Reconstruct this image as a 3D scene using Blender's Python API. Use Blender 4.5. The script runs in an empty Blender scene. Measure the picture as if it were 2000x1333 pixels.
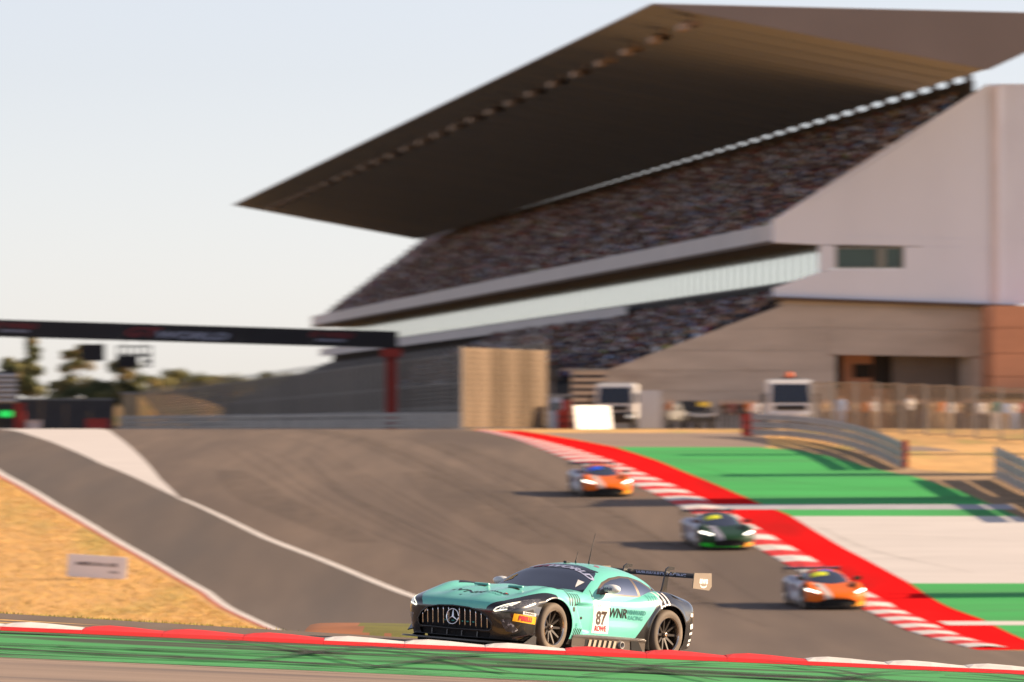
import bpy, math, random
import numpy as np
from mathutils import Vector, Matrix
from mathutils.bvhtree import BVHTree

random.seed(7)
rng = np.random.default_rng(7)
sc = bpy.context.scene
COL = sc.collection
R = math.radians

# ------------------------------------------------------------------ camera
EYE = 3.06            # lens height above the near asphalt
F = 13400.0           # focal length in photo pixels (2000 px wide frame)
HOR = 870.0           # photo row of the horizon
PITCH = math.atan((HOR - 666.5) / F)
cam = bpy.data.cameras.new('camera')
cam.sensor_width = 36.0
cam.lens = F * 36.0 / 2000.0
cam.clip_start = 1.0
cam.clip_end = 30000.0
cam.dof.use_dof = True
cam.dof.focus_distance = 96.2
cam.dof.aperture_fstop = 3.5
cam.dof.aperture_ratio = 0.33
camo = bpy.data.objects.new('camera', cam)
camo.location = (0, 0, EYE)
camo.rotation_euler = (R(90) + PITCH, 0, 0)
COL.objects.link(camo)
sc.camera = camo

# ------------------------------------------------------------------ sky and sun
SUN_EL, SUN_BEHIND = 21.0, 7.0      # low evening sun from the right, slightly beyond the track
world = bpy.data.worlds.new('World')
sc.world = world
world.use_nodes = True
wn = world.node_tree
sky = wn.nodes.new('ShaderNodeTexSky')
sky.sky_type = 'NISHITA'
sky.sun_disc = False
sky.sun_elevation = R(SUN_EL)
sky.sun_rotation = R(90 - SUN_BEHIND)
sky.altitude = 50
sky.air_density = 0.75
sky.dust_density = 0.35
sky.ozone_density = 1.0
hsv = wn.nodes.new('ShaderNodeHueSaturation')      # pale, hazy evening air: the whole sky is a little washed out
hsv.inputs['Saturation'].default_value = 0.5
wn.links.new(sky.outputs[0], hsv.inputs['Color'])
wbal = wn.nodes.new('ShaderNodeMix'); wbal.data_type = 'RGBA'; wbal.blend_type = 'MULTIPLY'
wbal.inputs[0].default_value = 1.0; wbal.inputs[7].default_value = (1.0, 0.945, 1.0, 1)      # white balance of the evening air
wn.links.new(hsv.outputs[0], wbal.inputs[6])
wn.links.new(wbal.outputs[2], wn.nodes['Background'].inputs[0])
wn.nodes['Background'].inputs[1].default_value = 0.050 * 0.97
sun = bpy.data.lights.new('sun', 'SUN')
sun.energy = 3.05
sun.angle = R(0.6)
sun.color = (1.0, 0.75, 0.50)
suno = bpy.data.objects.new('sun', sun)
to_sun = Vector((math.cos(R(SUN_EL)) * math.cos(R(SUN_BEHIND)), math.cos(R(SUN_EL)) * math.sin(R(SUN_BEHIND)), math.sin(R(SUN_EL))))
suno.rotation_euler = to_sun.to_track_quat('Z', 'Y').to_euler()
suno.location = (60, 60, 60)
COL.objects.link(suno)
sc.view_settings.view_transform = 'Standard'
sc.view_settings.look = 'None'
sc.view_settings.gamma = 1.0
sc.view_settings.exposure = 1.8
sc.view_settings.use_curve_mapping = False

# ------------------------------------------------------------------ helpers
def P(px, py, Y):
    """point at distance Y (metres along +Y) seen at photo pixel (px, py)"""
    ax, ay = (px - 1000.0) / F, (666.5 - py) / F
    dy = math.cos(PITCH) - ay * math.sin(PITCH)
    dz = math.sin(PITCH) + ay * math.cos(PITCH)
    k = Y / dy
    return Vector((ax * k, Y, EYE + dz * k))

def tag(o, label=None, cat=None, group=None, kind=None):
    if label: o['label'] = label
    if cat: o['category'] = cat
    if group: o['group'] = group
    if kind: o['kind'] = kind
    return o

def empty(name, loc=(0, 0, 0), rz=0.0, label=None, cat=None, group=None):
    o = bpy.data.objects.new(name, None)
    o.location = loc
    o.rotation_euler = (0, 0, rz)
    o.empty_display_size = 0.3
    COL.objects.link(o)
    return tag(o, label, cat, group)

def link(name, me, parent=None):
    o = bpy.data.objects.new(name, me)
    COL.objects.link(o)
    if parent is not None:
        o.parent = parent
    return o

def mesh_np(name, V, Fc, mats, midx=None, smooth=False, normals=None):
    """V (n,3); Fc list of faces or array (m,3|4)"""
    me = bpy.data.meshes.new(name)
    if isinstance(Fc, np.ndarray):
        V = np.asarray(V, dtype=np.float32)
        m, k = Fc.shape
        me.vertices.add(len(V)); me.vertices.foreach_set('co', V.ravel())
        me.loops.add(m * k); me.loops.foreach_set('vertex_index', Fc.astype(np.int32).ravel())
        me.polygons.add(m)
        me.polygons.foreach_set('loop_start', np.arange(0, m * k, k, dtype=np.int32))
        me.polygons.foreach_set('loop_total', np.full(m, k, dtype=np.int32))
    else:
        me.from_pydata([tuple(v) for v in V], [], Fc)
    for mt in (mats if isinstance(mats, (list, tuple)) else [mats]):
        me.materials.append(mt)
    if midx is not None:
        me.polygons.foreach_set('material_index', np.asarray(midx, dtype=np.int32))
    me.update(calc_edges=True)
    if smooth:
        me.polygons.foreach_set('use_smooth', np.ones(len(me.polygons), dtype=bool))
    if normals is not None:
        me.normals_split_custom_set_from_vertices([tuple(n) for n in normals])
    return me

class MB:
    """collects simple shapes into one mesh"""
    def __init__(s): s.v = []; s.f = []; s.m = []
    def add(s, V, Fs, mi=0):
        b = len(s.v)
        s.v += [tuple(v) for v in V]
        s.f += [[i + b for i in f] for f in Fs]
        s.m += [mi] * len(Fs)
        return s
    def box(s, c, d, mi=0, rz=0.0, M=None):
        x, y, z = d[0] / 2, d[1] / 2, d[2] / 2
        V = [Vector((sx * x, sy * y, sz * z)) for sz in (-1, 1) for sy in (-1, 1) for sx in (-1, 1)]
        T = Matrix.Rotation(rz, 3, 'Z') if M is None else M
        c = Vector(c)
        V = [T @ v + c for v in V]
        return s.add(V, [(0, 2, 3, 1), (4, 5, 7, 6), (0, 1, 5, 4), (2, 6, 7, 3), (0, 4, 6, 2), (1, 3, 7, 5)], mi)
    def bar(s, p, q, w, h=None, mi=0, up=(0, 0, 1)):
        h = h or w
        p, q = Vector(p), Vector(q)
        d = (q - p).normalized()
        a = d.cross(Vector(up))
        if a.length < 1e-4: a = d.cross(Vector((0, 1, 0)))
        a.normalize(); b = a.cross(d)
        V = [e + a * (sx * w / 2) + b * (sy * h / 2) for e in (p, q) for sx, sy in ((-1, -1), (1, -1), (1, 1), (-1, 1))]
        return s.add(V, [(0, 1, 2, 3), (7, 6, 5, 4), (0, 4, 5, 1), (1, 5, 6, 2), (2, 6, 7, 3), (3, 7, 4, 0)], mi)
    def tube(s, pts, r, n=8, mi=0, caps=True):
        pts = [Vector(p) for p in pts]
        rs = r if isinstance(r, (list, tuple)) else [r] * len(pts)
        rings = []
        for i, p in enumerate(pts):
            d = (pts[min(i + 1, len(pts) - 1)] - pts[max(i - 1, 0)]).normalized()
            a = d.cross(Vector((0.13, 0.31, 0.94)))
            if a.length < 0.05: a = d.cross(Vector((1, 0, 0)))
            a.normalize(); b = a.cross(d)
            rings.append([p + (a * math.cos(2 * math.pi * k / n) + b * math.sin(2 * math.pi * k / n)) * rs[i] for k in range(n)])
        V = [v for rg in rings for v in rg]
        Fs = [(i * n + k, i * n + (k + 1) % n, (i + 1) * n + (k + 1) % n, (i + 1) * n + k) for i in range(len(pts) - 1) for k in range(n)]
        if caps:
            Fs += [tuple(range(n))[::-1], tuple(range((len(pts) - 1) * n, len(pts) * n))]
        return s.add(V, Fs, mi)
    def lathe(s, prof, n=40, mi=0, axis='Y', c=(0, 0, 0), closed=False):
        """prof: (offset along axis, radius)"""
        c = Vector(c); V = []
        for a, r in prof:
            for k in range(n):
                t = 2 * math.pi * k / n
                u, w = r * math.cos(t), r * math.sin(t)
                V.append(c + (Vector((u, a, w)) if axis == 'Y' else Vector((u, w, a)) if axis == 'Z' else Vector((a, u, w))))
        Fs = [(i * n + k, i * n + (k + 1) % n, (i + 1) * n + (k + 1) % n, (i + 1) * n + k) for i in range(len(prof) - 1) for k in range(n)]
        return s.add(V, Fs, mi)
    def prism(s, poly, a, b, M=None, mi=0):
        """2D polygon (u,v) extruded from w=a to w=b; M maps (u,v,w) to 3D"""
        M = M or (lambda u, v, w: (u, v, w))
        n = len(poly)
        V = [M(u, v, a) for u, v in poly] + [M(u, v, b) for u, v in poly]
        Fs = [tuple(range(n))[::-1], tuple(range(n, 2 * n))] + [(i, (i + 1) % n, n + (i + 1) % n, n + i) for i in range(n)]
        return s.add(V, Fs, mi)
    def mesh(s, name, mats, smooth=False):
        return mesh_np(name, s.v, s.f, mats, s.m, smooth)
    def build(s, name, mats, parent=None, smooth=False, bevel=0.0):
        me = s.mesh(name, mats, smooth)
        if bevel:
            import bmesh
            bm = bmesh.new(); bm.from_mesh(me)
            bmesh.ops.recalc_face_normals(bm, faces=bm.faces[:])
            bmesh.ops.bevel(bm, geom=[e for e in bm.edges if len(e.link_faces) == 2 and e.calc_face_angle(0) > 0.5], offset=bevel, segments=2, affect='EDGES', clamp_overlap=True)
            bm.to_mesh(me); bm.free()
        return link(name, me, parent)

_mats = {}
def pm(name, base, rough=0.7, var=0.12, scale=2.0, stretch=(1, 1, 1), bump=0.0, bscale=40.0, metal=0.0, coat=0.0, spec=None,
       base2=None, mix=(0.4, 0.6), scale2=1.0, stretch2=None, emit=None, estr=0.0, alpha=1.0, rot=0.0, ior=None):
    """procedural material: noise-varied base colour, optional second colour in patches, fine bump"""
    if name in _mats: return _mats[name]
    m = bpy.data.materials.new(name); m.use_nodes = True
    N, L = m.node_tree.nodes, m.node_tree.links
    b = N['Principled BSDF']
    b.inputs['Roughness'].default_value = rough
    b.inputs['Metallic'].default_value = metal
    b.inputs['Coat Weight'].default_value = coat
    b.inputs['Coat Roughness'].default_value = 0.04
    if spec is not None: b.inputs['Specular IOR Level'].default_value = spec
    if ior: b.inputs['IOR'].default_value = ior
    b.inputs['Alpha'].default_value = alpha
    tc = N.new('ShaderNodeTexCoord')
    def noise(sc_, st, det=5.0):
        mp = N.new('ShaderNodeMapping'); mp.inputs['Scale'].default_value = st; mp.inputs['Rotation'].default_value = (0, 0, rot)
        L.new(tc.outputs['Object'], mp.inputs[0])
        nz = N.new('ShaderNodeTexNoise'); nz.inputs['Scale'].default_value = sc_; nz.inputs['Detail'].default_value = det
        L.new(mp.outputs[0], nz.inputs['Vector'])
        return nz
    n1 = noise(scale, stretch)
    rp = N.new('ShaderNodeValToRGB')
    lo = [max(0, c * (1 - var)) for c in base]; hi = [min(1, c * (1 + var)) for c in base]
    rp.color_ramp.elements[0].position = 0.3; rp.color_ramp.elements[1].position = 0.7
    rp.color_ramp.elements[0].color = (*lo, 1); rp.color_ramp.elements[1].color = (*hi, 1)
    L.new(n1.outputs[0], rp.inputs[0])
    out = rp.outputs[0]
    if base2 is not None:
        n2 = noise(scale2, stretch2 or stretch, 6.0)
        mr = N.new('ShaderNodeMapRange'); mr.inputs[1].default_value = mix[0]; mr.inputs[2].default_value = mix[1]
        L.new(n2.outputs[0], mr.inputs[0])
        mx = N.new('ShaderNodeMix'); mx.data_type = 'RGBA'
        L.new(mr.outputs[0], mx.inputs[0]); L.new(out, mx.inputs[6]); mx.inputs[7].default_value = (*base2, 1)
        out = mx.outputs[2]
    L.new(out, b.inputs['Base Color'])
    if bump:
        n3 = noise(bscale, (1, 1, 1), 8.0)
        bp = N.new('ShaderNodeBump'); bp.inputs['Strength'].default_value = bump; bp.inputs['Distance'].default_value = 0.02
        L.new(n3.outputs[0], bp.inputs['Height']); L.new(bp.outputs[0], b.inputs['Normal'])
    if emit:
        b.inputs['Emission Color'].default_value = (*emit, 1); b.inputs['Emission Strength'].default_value = estr
    _mats[name] = m
    return m

def pchip(xk, yk, x):
    xk, yk, x = np.asarray(xk, float), np.asarray(yk, float), np.asarray(x, float)
    h = np.diff(xk); d = np.diff(yk) / h
    m = np.zeros_like(yk)
    for i in range(1, len(xk) - 1):
        if d[i - 1] * d[i] > 0:
            w1, w2 = 2 * h[i] + h[i - 1], h[i] + 2 * h[i - 1]
            m[i] = (w1 + w2) / (w1 / d[i - 1] + w2 / d[i])
    m[0], m[-1] = d[0], d[-1]
    k = np.clip(np.searchsorted(xk, x) - 1, 0, len(h) - 1)
    t = np.clip((x - xk[k]) / h[k], 0, 1)
    return (yk[k] * (1 + 2 * t) * (1 - t) ** 2 + m[k] * h[k] * t * (1 - t) ** 2 + yk[k + 1] * t * t * (3 - 2 * t) - m[k + 1] * h[k] * t * t * (1 - t))

# ------------------------------------------------------------------ the lie of the land
ROWS = np.unique(np.r_[np.arange(-60, 80, 10.0), np.arange(80, 112, 0.5), np.arange(112, 420, 1.0), np.arange(420, 1000, 20.0), np.arange(1000, 9001, 500.0)])
GY = [-60, 60, 84, 88, 91.8, 93.4, 95, 97, 100, 103, 110, 120, 150, 185, 216, 243, 270, 295, 320, 345, 370, 400, 450, 600, 750, 900, 9000]
GZ = [-3.25, -3.1, -3.0, -2.98, -2.78, -2.78, -2.82, -2.85, -2.90, -3.0, -3.45, -4.0, -5.1, -5.55, -5.2, -3.75, -2.07, -1.0, -0.25, 0.35, 0.80, 0.95, 1.0, 1.35, 2.0, 2.6, 3.0]
ZR = pchip(GY, GZ, ROWS)
SR = np.interp(ROWS, [-60, 0, 80, 93.4, 95, 100, 130, 180, 9000], [0, 0, -0.043, -0.043, -0.06, -0.06, -0.03, 0, 0])
def gz(X, Y, off=0.0):
    """world height of the ground"""
    return EYE + np.interp(Y, ROWS, ZR) + np.interp(Y, ROWS, SR) * np.clip(X, -12, 12) + off
_ty = np.arange(186, 398.5, 0.5)
_tp = HOR - F * np.interp(_ty, ROWS, ZR) / _ty
def inv(px, py):
    """ground point seen at a photo pixel of the far slope"""
    Y = float(np.interp(py, _tp[::-1], _ty[::-1]))
    return ((px - 1000.0) / F * Y, Y)

def sheet_w(name, Lp, Rp, off, mat, ncol=8, kind='structure', parent=None, margin=0.0):
    Lp = np.array(sorted(Lp, key=lambda q: q[1])); Rp = np.array(sorted(Rp, key=lambda q: q[1]))
    y0, y1 = max(Lp[0, 1], Rp[0, 1]), min(Lp[-1, 1], Rp[-1, 1])
    ys = np.unique(np.r_[y0, ROWS[(ROWS > y0 + 1e-3) & (ROWS < y1 - 1e-3)], y1])
    xl, xr = np.interp(ys, Lp[:, 1], Lp[:, 0]), np.interp(ys, Rp[:, 1], Rp[:, 0])
    t = np.linspace(0, 1, ncol)
    X = xl[:, None] * (1 - t) + xr[:, None] * t
    Y = np.repeat(ys[:, None], ncol, 1)
    V = np.stack([X, Y, gz(X, Y, off)], 2).reshape(-1, 3)
    i, j = np.meshgrid(np.arange(len(ys) - 1), np.arange(ncol - 1), indexing='ij')
    a = (i * ncol + j).ravel()
    Fc = np.stack([a, a + 1, a + ncol + 1, a + ncol], 1)
    o = link(name, mesh_np(name, V, Fc, mat, smooth=True), parent)
    if parent is None: tag(o, kind=kind)
    return o
def sheet(name, Lp, Rp, off, mat, **k):
    return sheet_w(name, [inv(*q) for q in Lp], [inv(*q) for q in Rp], off, mat, **k)

# materials of the ground (real-world base colours)
M_soil = pm('dry_soil', (0.60, 0.35, 0.12), 0.95, 0.16, 0.9, (1, 0.25, 1), bump=0.6, bscale=6, base2=(0.42, 0.32, 0.08), mix=(0.52, 0.66), scale2=0.35, stretch2=(1, 0.12, 1))
M_asph = pm('track_asphalt', (0.138, 0.097, 0.069), 0.9, 0.16, 1.1, (1, 0.035, 1), bump=0.25, bscale=30, base2=(0.088, 0.061, 0.045), mix=(0.46, 0.64), scale2=0.14, stretch2=(1, 0.10, 1), rot=-0.06)
M_pit = pm('pit_lane_asphalt', (0.112, 0.083, 0.062), 0.85, 0.12, 0.9, (1, 0.035, 1), bump=0.25, bscale=30, base2=(0.07, 0.058, 0.05), mix=(0.45, 0.7), scale2=0.2, stretch2=(1, 0.05, 1), rot=0.06)
M_apron = pm('pale_asphalt', (0.27, 0.20, 0.155), 0.9, 0.12, 0.8, (0.12, 1.5, 1), bump=0.25, bscale=30, base2=(0.15, 0.115, 0.10), mix=(0.56, 0.70), scale2=0.55, stretch2=(0.16, 1.6, 1))
M_white = pm('white_paint', (0.63, 0.59, 0.56), 0.7, 0.06, 0.6, (0.25, 1, 1), base2=(0.52, 0.48, 0.45), mix=(0.55, 0.8), scale2=0.5)
M_line = pm('line_paint', (0.66, 0.62, 0.58), 0.7, 0.08, 0.6, (0.3, 1, 1))
M_red = pm('red_paint', (0.72, 0.014, 0.016), 0.95, 0.10, 0.35, (1, 0.2, 1), base2=(0.42, 0.022, 0.022), mix=(0.48, 0.72), scale2=0.22, spec=0.0)
M_green = pm('green_paint', (0.06, 0.40, 0.105), 0.95, 0.10, 0.35, (0.3, 1, 1), spec=.15, base2=(0.07, 0.30, 0.10), mix=(0.48, 0.72), scale2=0.25)
M_kerbgreen = pm('worn_green_paint', (0.05, 0.32, 0.09), 0.85, 0.12, 0.5, (0.12, 1.4, 1), base2=(0.045, 0.065, 0.035), mix=(0.53, 0.62), scale2=0.9, stretch2=(0.13, 1.9, 1), rot=0.03)
M_kred = pm('kerb_red', (0.68, 0.012, 0.014), 0.8, 0.10, 2.0, (0.4, 1, 1), base2=(0.38, 0.03, 0.025), mix=(0.55, 0.75), scale2=1.2, stretch2=(0.3, 1.5, 1))
M_kwhite = pm('kerb_white', (0.70, 0.67, 0.64), 0.7, 0.10, 2.0, (0.4, 1, 1))
M_grass = pm('green_grass', (0.12, 0.15, 0.02), 0.95, 0.3, 3.0, bump=0.6, bscale=25, base2=(0.22, 0.20, 0.04), mix=(0.45, 0.65), scale2=1.2)
M_bank = pm('bare_earth', (0.33, 0.21, 0.11), 0.95, 0.25, 0.8, bump=0.7, bscale=5, base2=(0.34, 0.22, 0.10), mix=(0.5, 0.7), scale2=0.3)

# base ground: one sheet to the horizon
cw = [-1.0, -0.7, -0.45, -0.25, -0.12, 0.12, 0.25, 0.45, 0.7, 1.0]
gX = []
for y in ROWS:
    w = 90 + 0.5 * max(y, 0)
    gX.append([-w, -w * 0.6, -w * 0.3, -20, -12, -8, -4, 0, 4, 8, 12, 20, w * 0.3, w * 0.6, w])
gX = np.array(gX); nc = gX.shape[1]
gYY = np.repeat(ROWS[:, None], nc, 1)
V = np.stack([gX, gYY, gz(gX, gYY)], 2).reshape(-1, 3)
i, j = np.meshgrid(np.arange(len(ROWS) - 1), np.arange(nc - 1), indexing='ij')
a = (i * nc + j).ravel()
tag(link('ground', mesh_np('ground', V, np.stack([a, a + 1, a + nc + 1, a + nc], 1), M_soil, smooth=True)), kind='structure')

TRACK_L = [(0, 831), (200, 834), (262, 880), (312, 935), (350, 975), (520, 1052), (680, 1115), (820, 1170), (960, 1225), (1060, 1268)]
KERB_IN = [(880, 839), (930, 842), (1000, 857), (1060, 879), (1104, 897), (1170, 922), (1247, 952), (1333, 993), (1485, 1075), (1600, 1140), (1700, 1197), (1770, 1232), (1910, 1284)]
KERB_OUT = [(890, 839), (960, 842), (1055, 860), (1128, 879), (1181, 896), (1267, 930), (1333, 956), (1364, 970), (1512, 1050), (1592, 1095), (1733, 1176), (1896, 1249), (1955, 1272), (1990, 1284)]
RED_OUT = [(900, 838.6), (1000, 841), (1080, 852), (1159, 866), (1205, 875), (1280, 899), (1353, 929), (1412, 953), (1478, 982), (1540, 1006), (1655, 1075), (1770, 1136), (1918, 1210), (2010, 1254), (2090, 1284)]
PIT_L = [(-330, 839), (-200, 852), (-60, 893), (0, 928), (100, 985), (200, 1043), (300, 1100), (400, 1157), (545, 1235), (610, 1268)]
# the far straight beyond the crest (world coordinates), then the slope down to the corner
crestL, crestR = inv(205, 838.4), inv(890, 839)
road_far_L = [(-22.5, 398), (-30, 480), (-66, 800), (-100, 1100)]
road_far_R = [(-2.6, 398), (-8, 480), (-44, 800), (-78, 1100)]
o_tr = sheet_w('race_track', [inv(*q) for q in TRACK_L if q[1] < 1260] + road_far_L[1:] + [(-0.5, 185.2), (3, 130), (5, 104)],
        [inv(q[0] + 6, q[1]) for q in KERB_IN[1:]] + road_far_R[1:] + [(14.5, 185.2), (30, 130), (60, 104)], 0.004, M_asph, ncol=10)
sheet_w('pit_exit_road', [inv(*q) for q in PIT_L[:-1]] + [(-8.5, 178), (-6, 150)], [inv(16, 838.5), inv(118, 868), inv(216, 912), inv(314, 955), inv(352, 975)] + [inv(*q) for q in TRACK_L[5:-1]] + [(-1.2, 190), (1.5, 150)], 0.008, M_pit)
sheet('painted_island', [(-20, 838.4), (40, 845), (100, 864), (200, 908), (300, 951), (352, 976)], [(196, 838.4), (225, 850), (262, 880), (312, 935), (354, 976)], 0.012, M_white)
LW = 9
sheet('track_edge_line', [(352 - 6, 974), (520 - 9, 1052), (680 - 10, 1115), (820 - 11, 1170), (960 - 11, 1225), (1050, 1262)], [(352 + 6, 974), (520 + 9, 1052), (680 + 10, 1115), (820 + 11, 1170), (960 + 12, 1225), (1074, 1262)], 0.016, M_line, ncol=3)
sheet('pit_edge_line', [(q[0] - 3, q[1]) for q in PIT_L[:-1]], [(q[0] + 14, q[1]) for q in PIT_L[:-1]], 0.014, M_line, ncol=3)
sheet('pit_edge_border', [(q[0] - 12, q[1]) for q in PIT_L[:-1]], [(q[0] - 3, q[1]) for q in PIT_L[:-1]], 0.010, pm('faded_red_paint', (0.50, 0.10, 0.05), 0.8, 0.2, 1.0), ncol=3)
# painted run-off on the right of the corner
GRN_R = [(1470, 873), (1511, 877), (1560, 880), (1640, 897), (1714, 918), (1785, 931), (1881, 962), (2000, 1014), (2120, 1075), (2260, 1140), (2500, 1260)]
sheet('runoff_asphalt', [(880, 838.6), (1000, 840.5), (1205, 874)], [(1490, 846), (1500, 860), (1500, 876)], 0.004, M_apron)
sheet('red_runoff', [(q[0] + 0, q[1]) for q in KERB_IN[1:]], RED_OUT, 0.006, M_red)
def xin(poly, y): return float(np.interp(y, [q[1] for q in poly], [q[0] for q in poly]))
def band(name, y0, y1, mat, off):
    ys = [y for y in [q[1] for q in RED_OUT + GRN_R] if y0 < y < y1] + [y0, y1]
    ys = sorted(set(ys))
    sheet(name, [(xin(RED_OUT, y), y) for y in ys], [(xin(GRN_R, y), y) for y in ys], off, mat)
band('green_runoff', 874, 1009, M_green, 0.008)
band('white_runoff', 1009, 1140, M_white, 0.008)
band('green_runoff', 1140, 1262, M_green, 0.008)
sheet('runoff_line', [(1850, 1222), (1832, 1214)], [(2500, 1222), (2500, 1214)], 0.012, M_line, ncol=3)
sheet('runoff_line', [(1330, 986), (1322, 983)], [(1990, 999), (1985, 996)], 0.012, pm('grey_line', (.42, .42, .46), .8), ncol=3)

# red and white kerb blocks along the corner: one piece each
kerb = empty('corner_kerb', (0, 0, 0)); tag(kerb, kind='structure')
kin = np.array([inv(*q) for q in KERB_IN]); kout = np.array([inv(*q) for q in KERB_OUT])
kin, kout = kin[np.argsort(kin[:, 1])], kout[np.argsort(kout[:, 1])]
y = 188.0; k = 0
while y < 366:
    pitch = 2.5
    V = []
    for yy in (y, y + pitch / 2, y + pitch):
        x0, x1 = np.interp(yy, kin[:, 1], kin[:, 0]), np.interp(yy, kout[:, 1], kout[:, 0])
        lift = 0.05 if yy == y + pitch / 2 else 0.035
        for xx, h in ((x0, 0.012), (x0 + 0.05, lift * 0.6), ((x0 + x1) / 2, lift + 0.02), (x1, 0.014)):
            V.append((xx, yy, gz(xx, yy, h)))
    Fs = [(r * 4 + c, r * 4 + c + 1, (r + 1) * 4 + c + 1, (r + 1) * 4 + c) for r in range(2) for c in range(3)]
    link('kerb_block', mesh_np('kerb_block', V, Fs, M_kwhite if k % 2 == 0 else M_kred), kerb)
    y += pitch; k += 1

# ---------------- foreground: apron, worn green strip, saw-tooth kerb, near track
sheet_w('near_apron', [(-40, -50), (-40, 87.6)], [(40, -50), (40, 87.6)], 0.004, M_apron, ncol=12)
sheet_w('green_verge', [(-40, 87.4), (-40, 91.9)], [(40, 87.4), (40, 91.9)], 0.008, M_kerbgreen, ncol=12)
sheet_w('near_track', [(-40, 93.2), (-40, 103.2)], [(40, 93.2), (40, 103.2)], 0.004, M_asph, ncol=12)
sheet_w('near_track_line', [(-40, 102.9), (-40, 103.15)], [(-2.6, 102.9), (-2.6, 103.15)], 0.010, M_white, ncol=12)
nk = empty('sawtooth_kerb', (0, 0, 0)); tag(nk, kind='structure')
TOOTH = 1.08
x0 = -12.24
for t in range(23):
    xa, xb = x0 + t * TOOTH, x0 + (t + 1) * TOOTH
    blk = int(math.floor(((xa + xb) / 2 + 5.49) / (3 * TOOTH)))
    mt = M_kred if blk % 2 == 0 else M_kwhite
    mb = MB()
    # teeth rise from the left end and drop off sharply at the right; low edge towards the camera
    def q(x, yy, h): return (x, yy, gz(x, yy, h))
    e = 0.0015
    for (xs, xe, hs, he) in ((xa + e, xa + 0.12, 0.075, 0.098), (xa + 0.12, xa + 0.30, 0.098, 0.112), (xa + 0.30, xa + 0.60, 0.112, 0.100), (xa + 0.60, xa + 0.85, 0.100, 0.082), (xa + 0.85, xb - e, 0.082, 0.068)):
        A = [q(xs, 91.75, 0.012), q(xe, 91.75, 0.012), q(xe, 91.9, 0.06), q(xs, 91.9, 0.06), q(xe, 92.6, he), q(xs, 92.6, hs), q(xe, 93.3, he - 0.02), q(xs, 93.3, hs - 0.02), q(xe, 93.3, -0.05), q(xs, 93.3, -0.05)]
        mb.add(A, [(0, 1, 2, 3)], 1).add(A, [(3, 2, 4, 5), (5, 4, 6, 7), (7, 6, 8, 9)], 0)
        mb.add(A, [(0, 3, 5, 7, 9), (1, 8, 6, 4, 2)], 0)
    mb.build('kerb_block', [mt, M_kred], nk)

# rubber laid down by the cars: thin dark ribbons a few millimetres above what they mark
def rubber(name, col, alpha):
    m = pm(name, col, 0.9, 0.3, 1.5, (0.3, 1, 1))
    b = m.node_tree.nodes['Principled BSDF']; tc = m.node_tree.nodes.new('ShaderNodeTexCoord'); nz = m.node_tree.nodes.new('ShaderNodeTexNoise'); mr = m.node_tree.nodes.new('ShaderNodeMapRange')
    nz.inputs['Scale'].default_value = 1.3; nz.inputs['Detail'].default_value = 6
    mr.inputs[1].default_value = 0.35; mr.inputs[2].default_value = 0.65; mr.inputs[3].default_value = alpha * 0.35; mr.inputs[4].default_value = alpha
    L = m.node_tree.links
    L.new(tc.outputs['Object'], nz.inputs['Vector']); L.new(nz.outputs[0], mr.inputs[0]); L.new(mr.outputs[0], b.inputs['Alpha'])
    return m
M_rubber = rubber('rubber_film', (0.020, 0.018, 0.016), 0.75)
M_rubber2 = rubber('thin_rubber_film', (0.030, 0.024, 0.020), 0.13)
M_rubber3 = rubber('racing_line_rubber', (0.030, 0.024, 0.020), 0.15)
def ribbon(pts, w, off, mat):
    pts = np.array(pts, float); t = np.linspace(0, 1, len(pts)); tt = np.linspace(0, 1, 60)
    X, Y = pchip(t, pts[:, 0], tt) if len(pts) > 2 else np.interp(tt, t, pts[:, 0]), pchip(t, pts[:, 1], tt) if len(pts) > 2 else np.interp(tt, t, pts[:, 1])
    dx, dy = np.gradient(X), np.gradient(Y); l = np.hypot(dx, dy); nx, ny = -dy / l, dx / l
    ww = w * (0.35 + 0.65 * np.sin(np.pi * np.clip(tt, .02, .98)) ** .5)
    V = []
    for s in (-.5, .5):
        xx, yy = X + nx * ww * s, Y + ny * ww * s
        V.append(np.stack([xx, yy, gz(xx, yy, off)], 1))
    V = np.concatenate(V)
    Fc = np.array([(i, i + 1, 61 + i, 60 + i) for i in range(59)])
    return tag(link('tyre_mark', mesh_np('tyre_mark', V, Fc, mat)), kind='structure')
rk = np.random.default_rng(21)
for k in range(26):                                   # across the worn green strip and the pale apron
    xc = rk.uniform(-9, 9); L_ = rk.uniform(2.0, 6.5); y0 = rk.uniform(86.9, 91.2); sl = rk.uniform(-.9, .9)
    ribbon([(xc - L_, y0 - sl * .6), (xc - L_ * .3, y0 - sl * .1), (xc + L_ * .4, y0 + sl * .25), (xc + L_, min(y0 + sl * .9, 91.5))], rk.uniform(.10, .26), 0.014 + .0012 * k, M_rubber if k % 3 else M_rubber2)
for xc in (-2.6, -.9, 1.8, 4.6, 7.4):
    for sg in (-1, 1):
        ribbon([(xc - .9 * sg, 88.4), (xc - .35 * sg, 89.4), (xc + .25 * sg, 90.4), (xc + 1.2 * sg, 91.4)], .16, 0.05 + .001 * xc, M_rubber)
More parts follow.
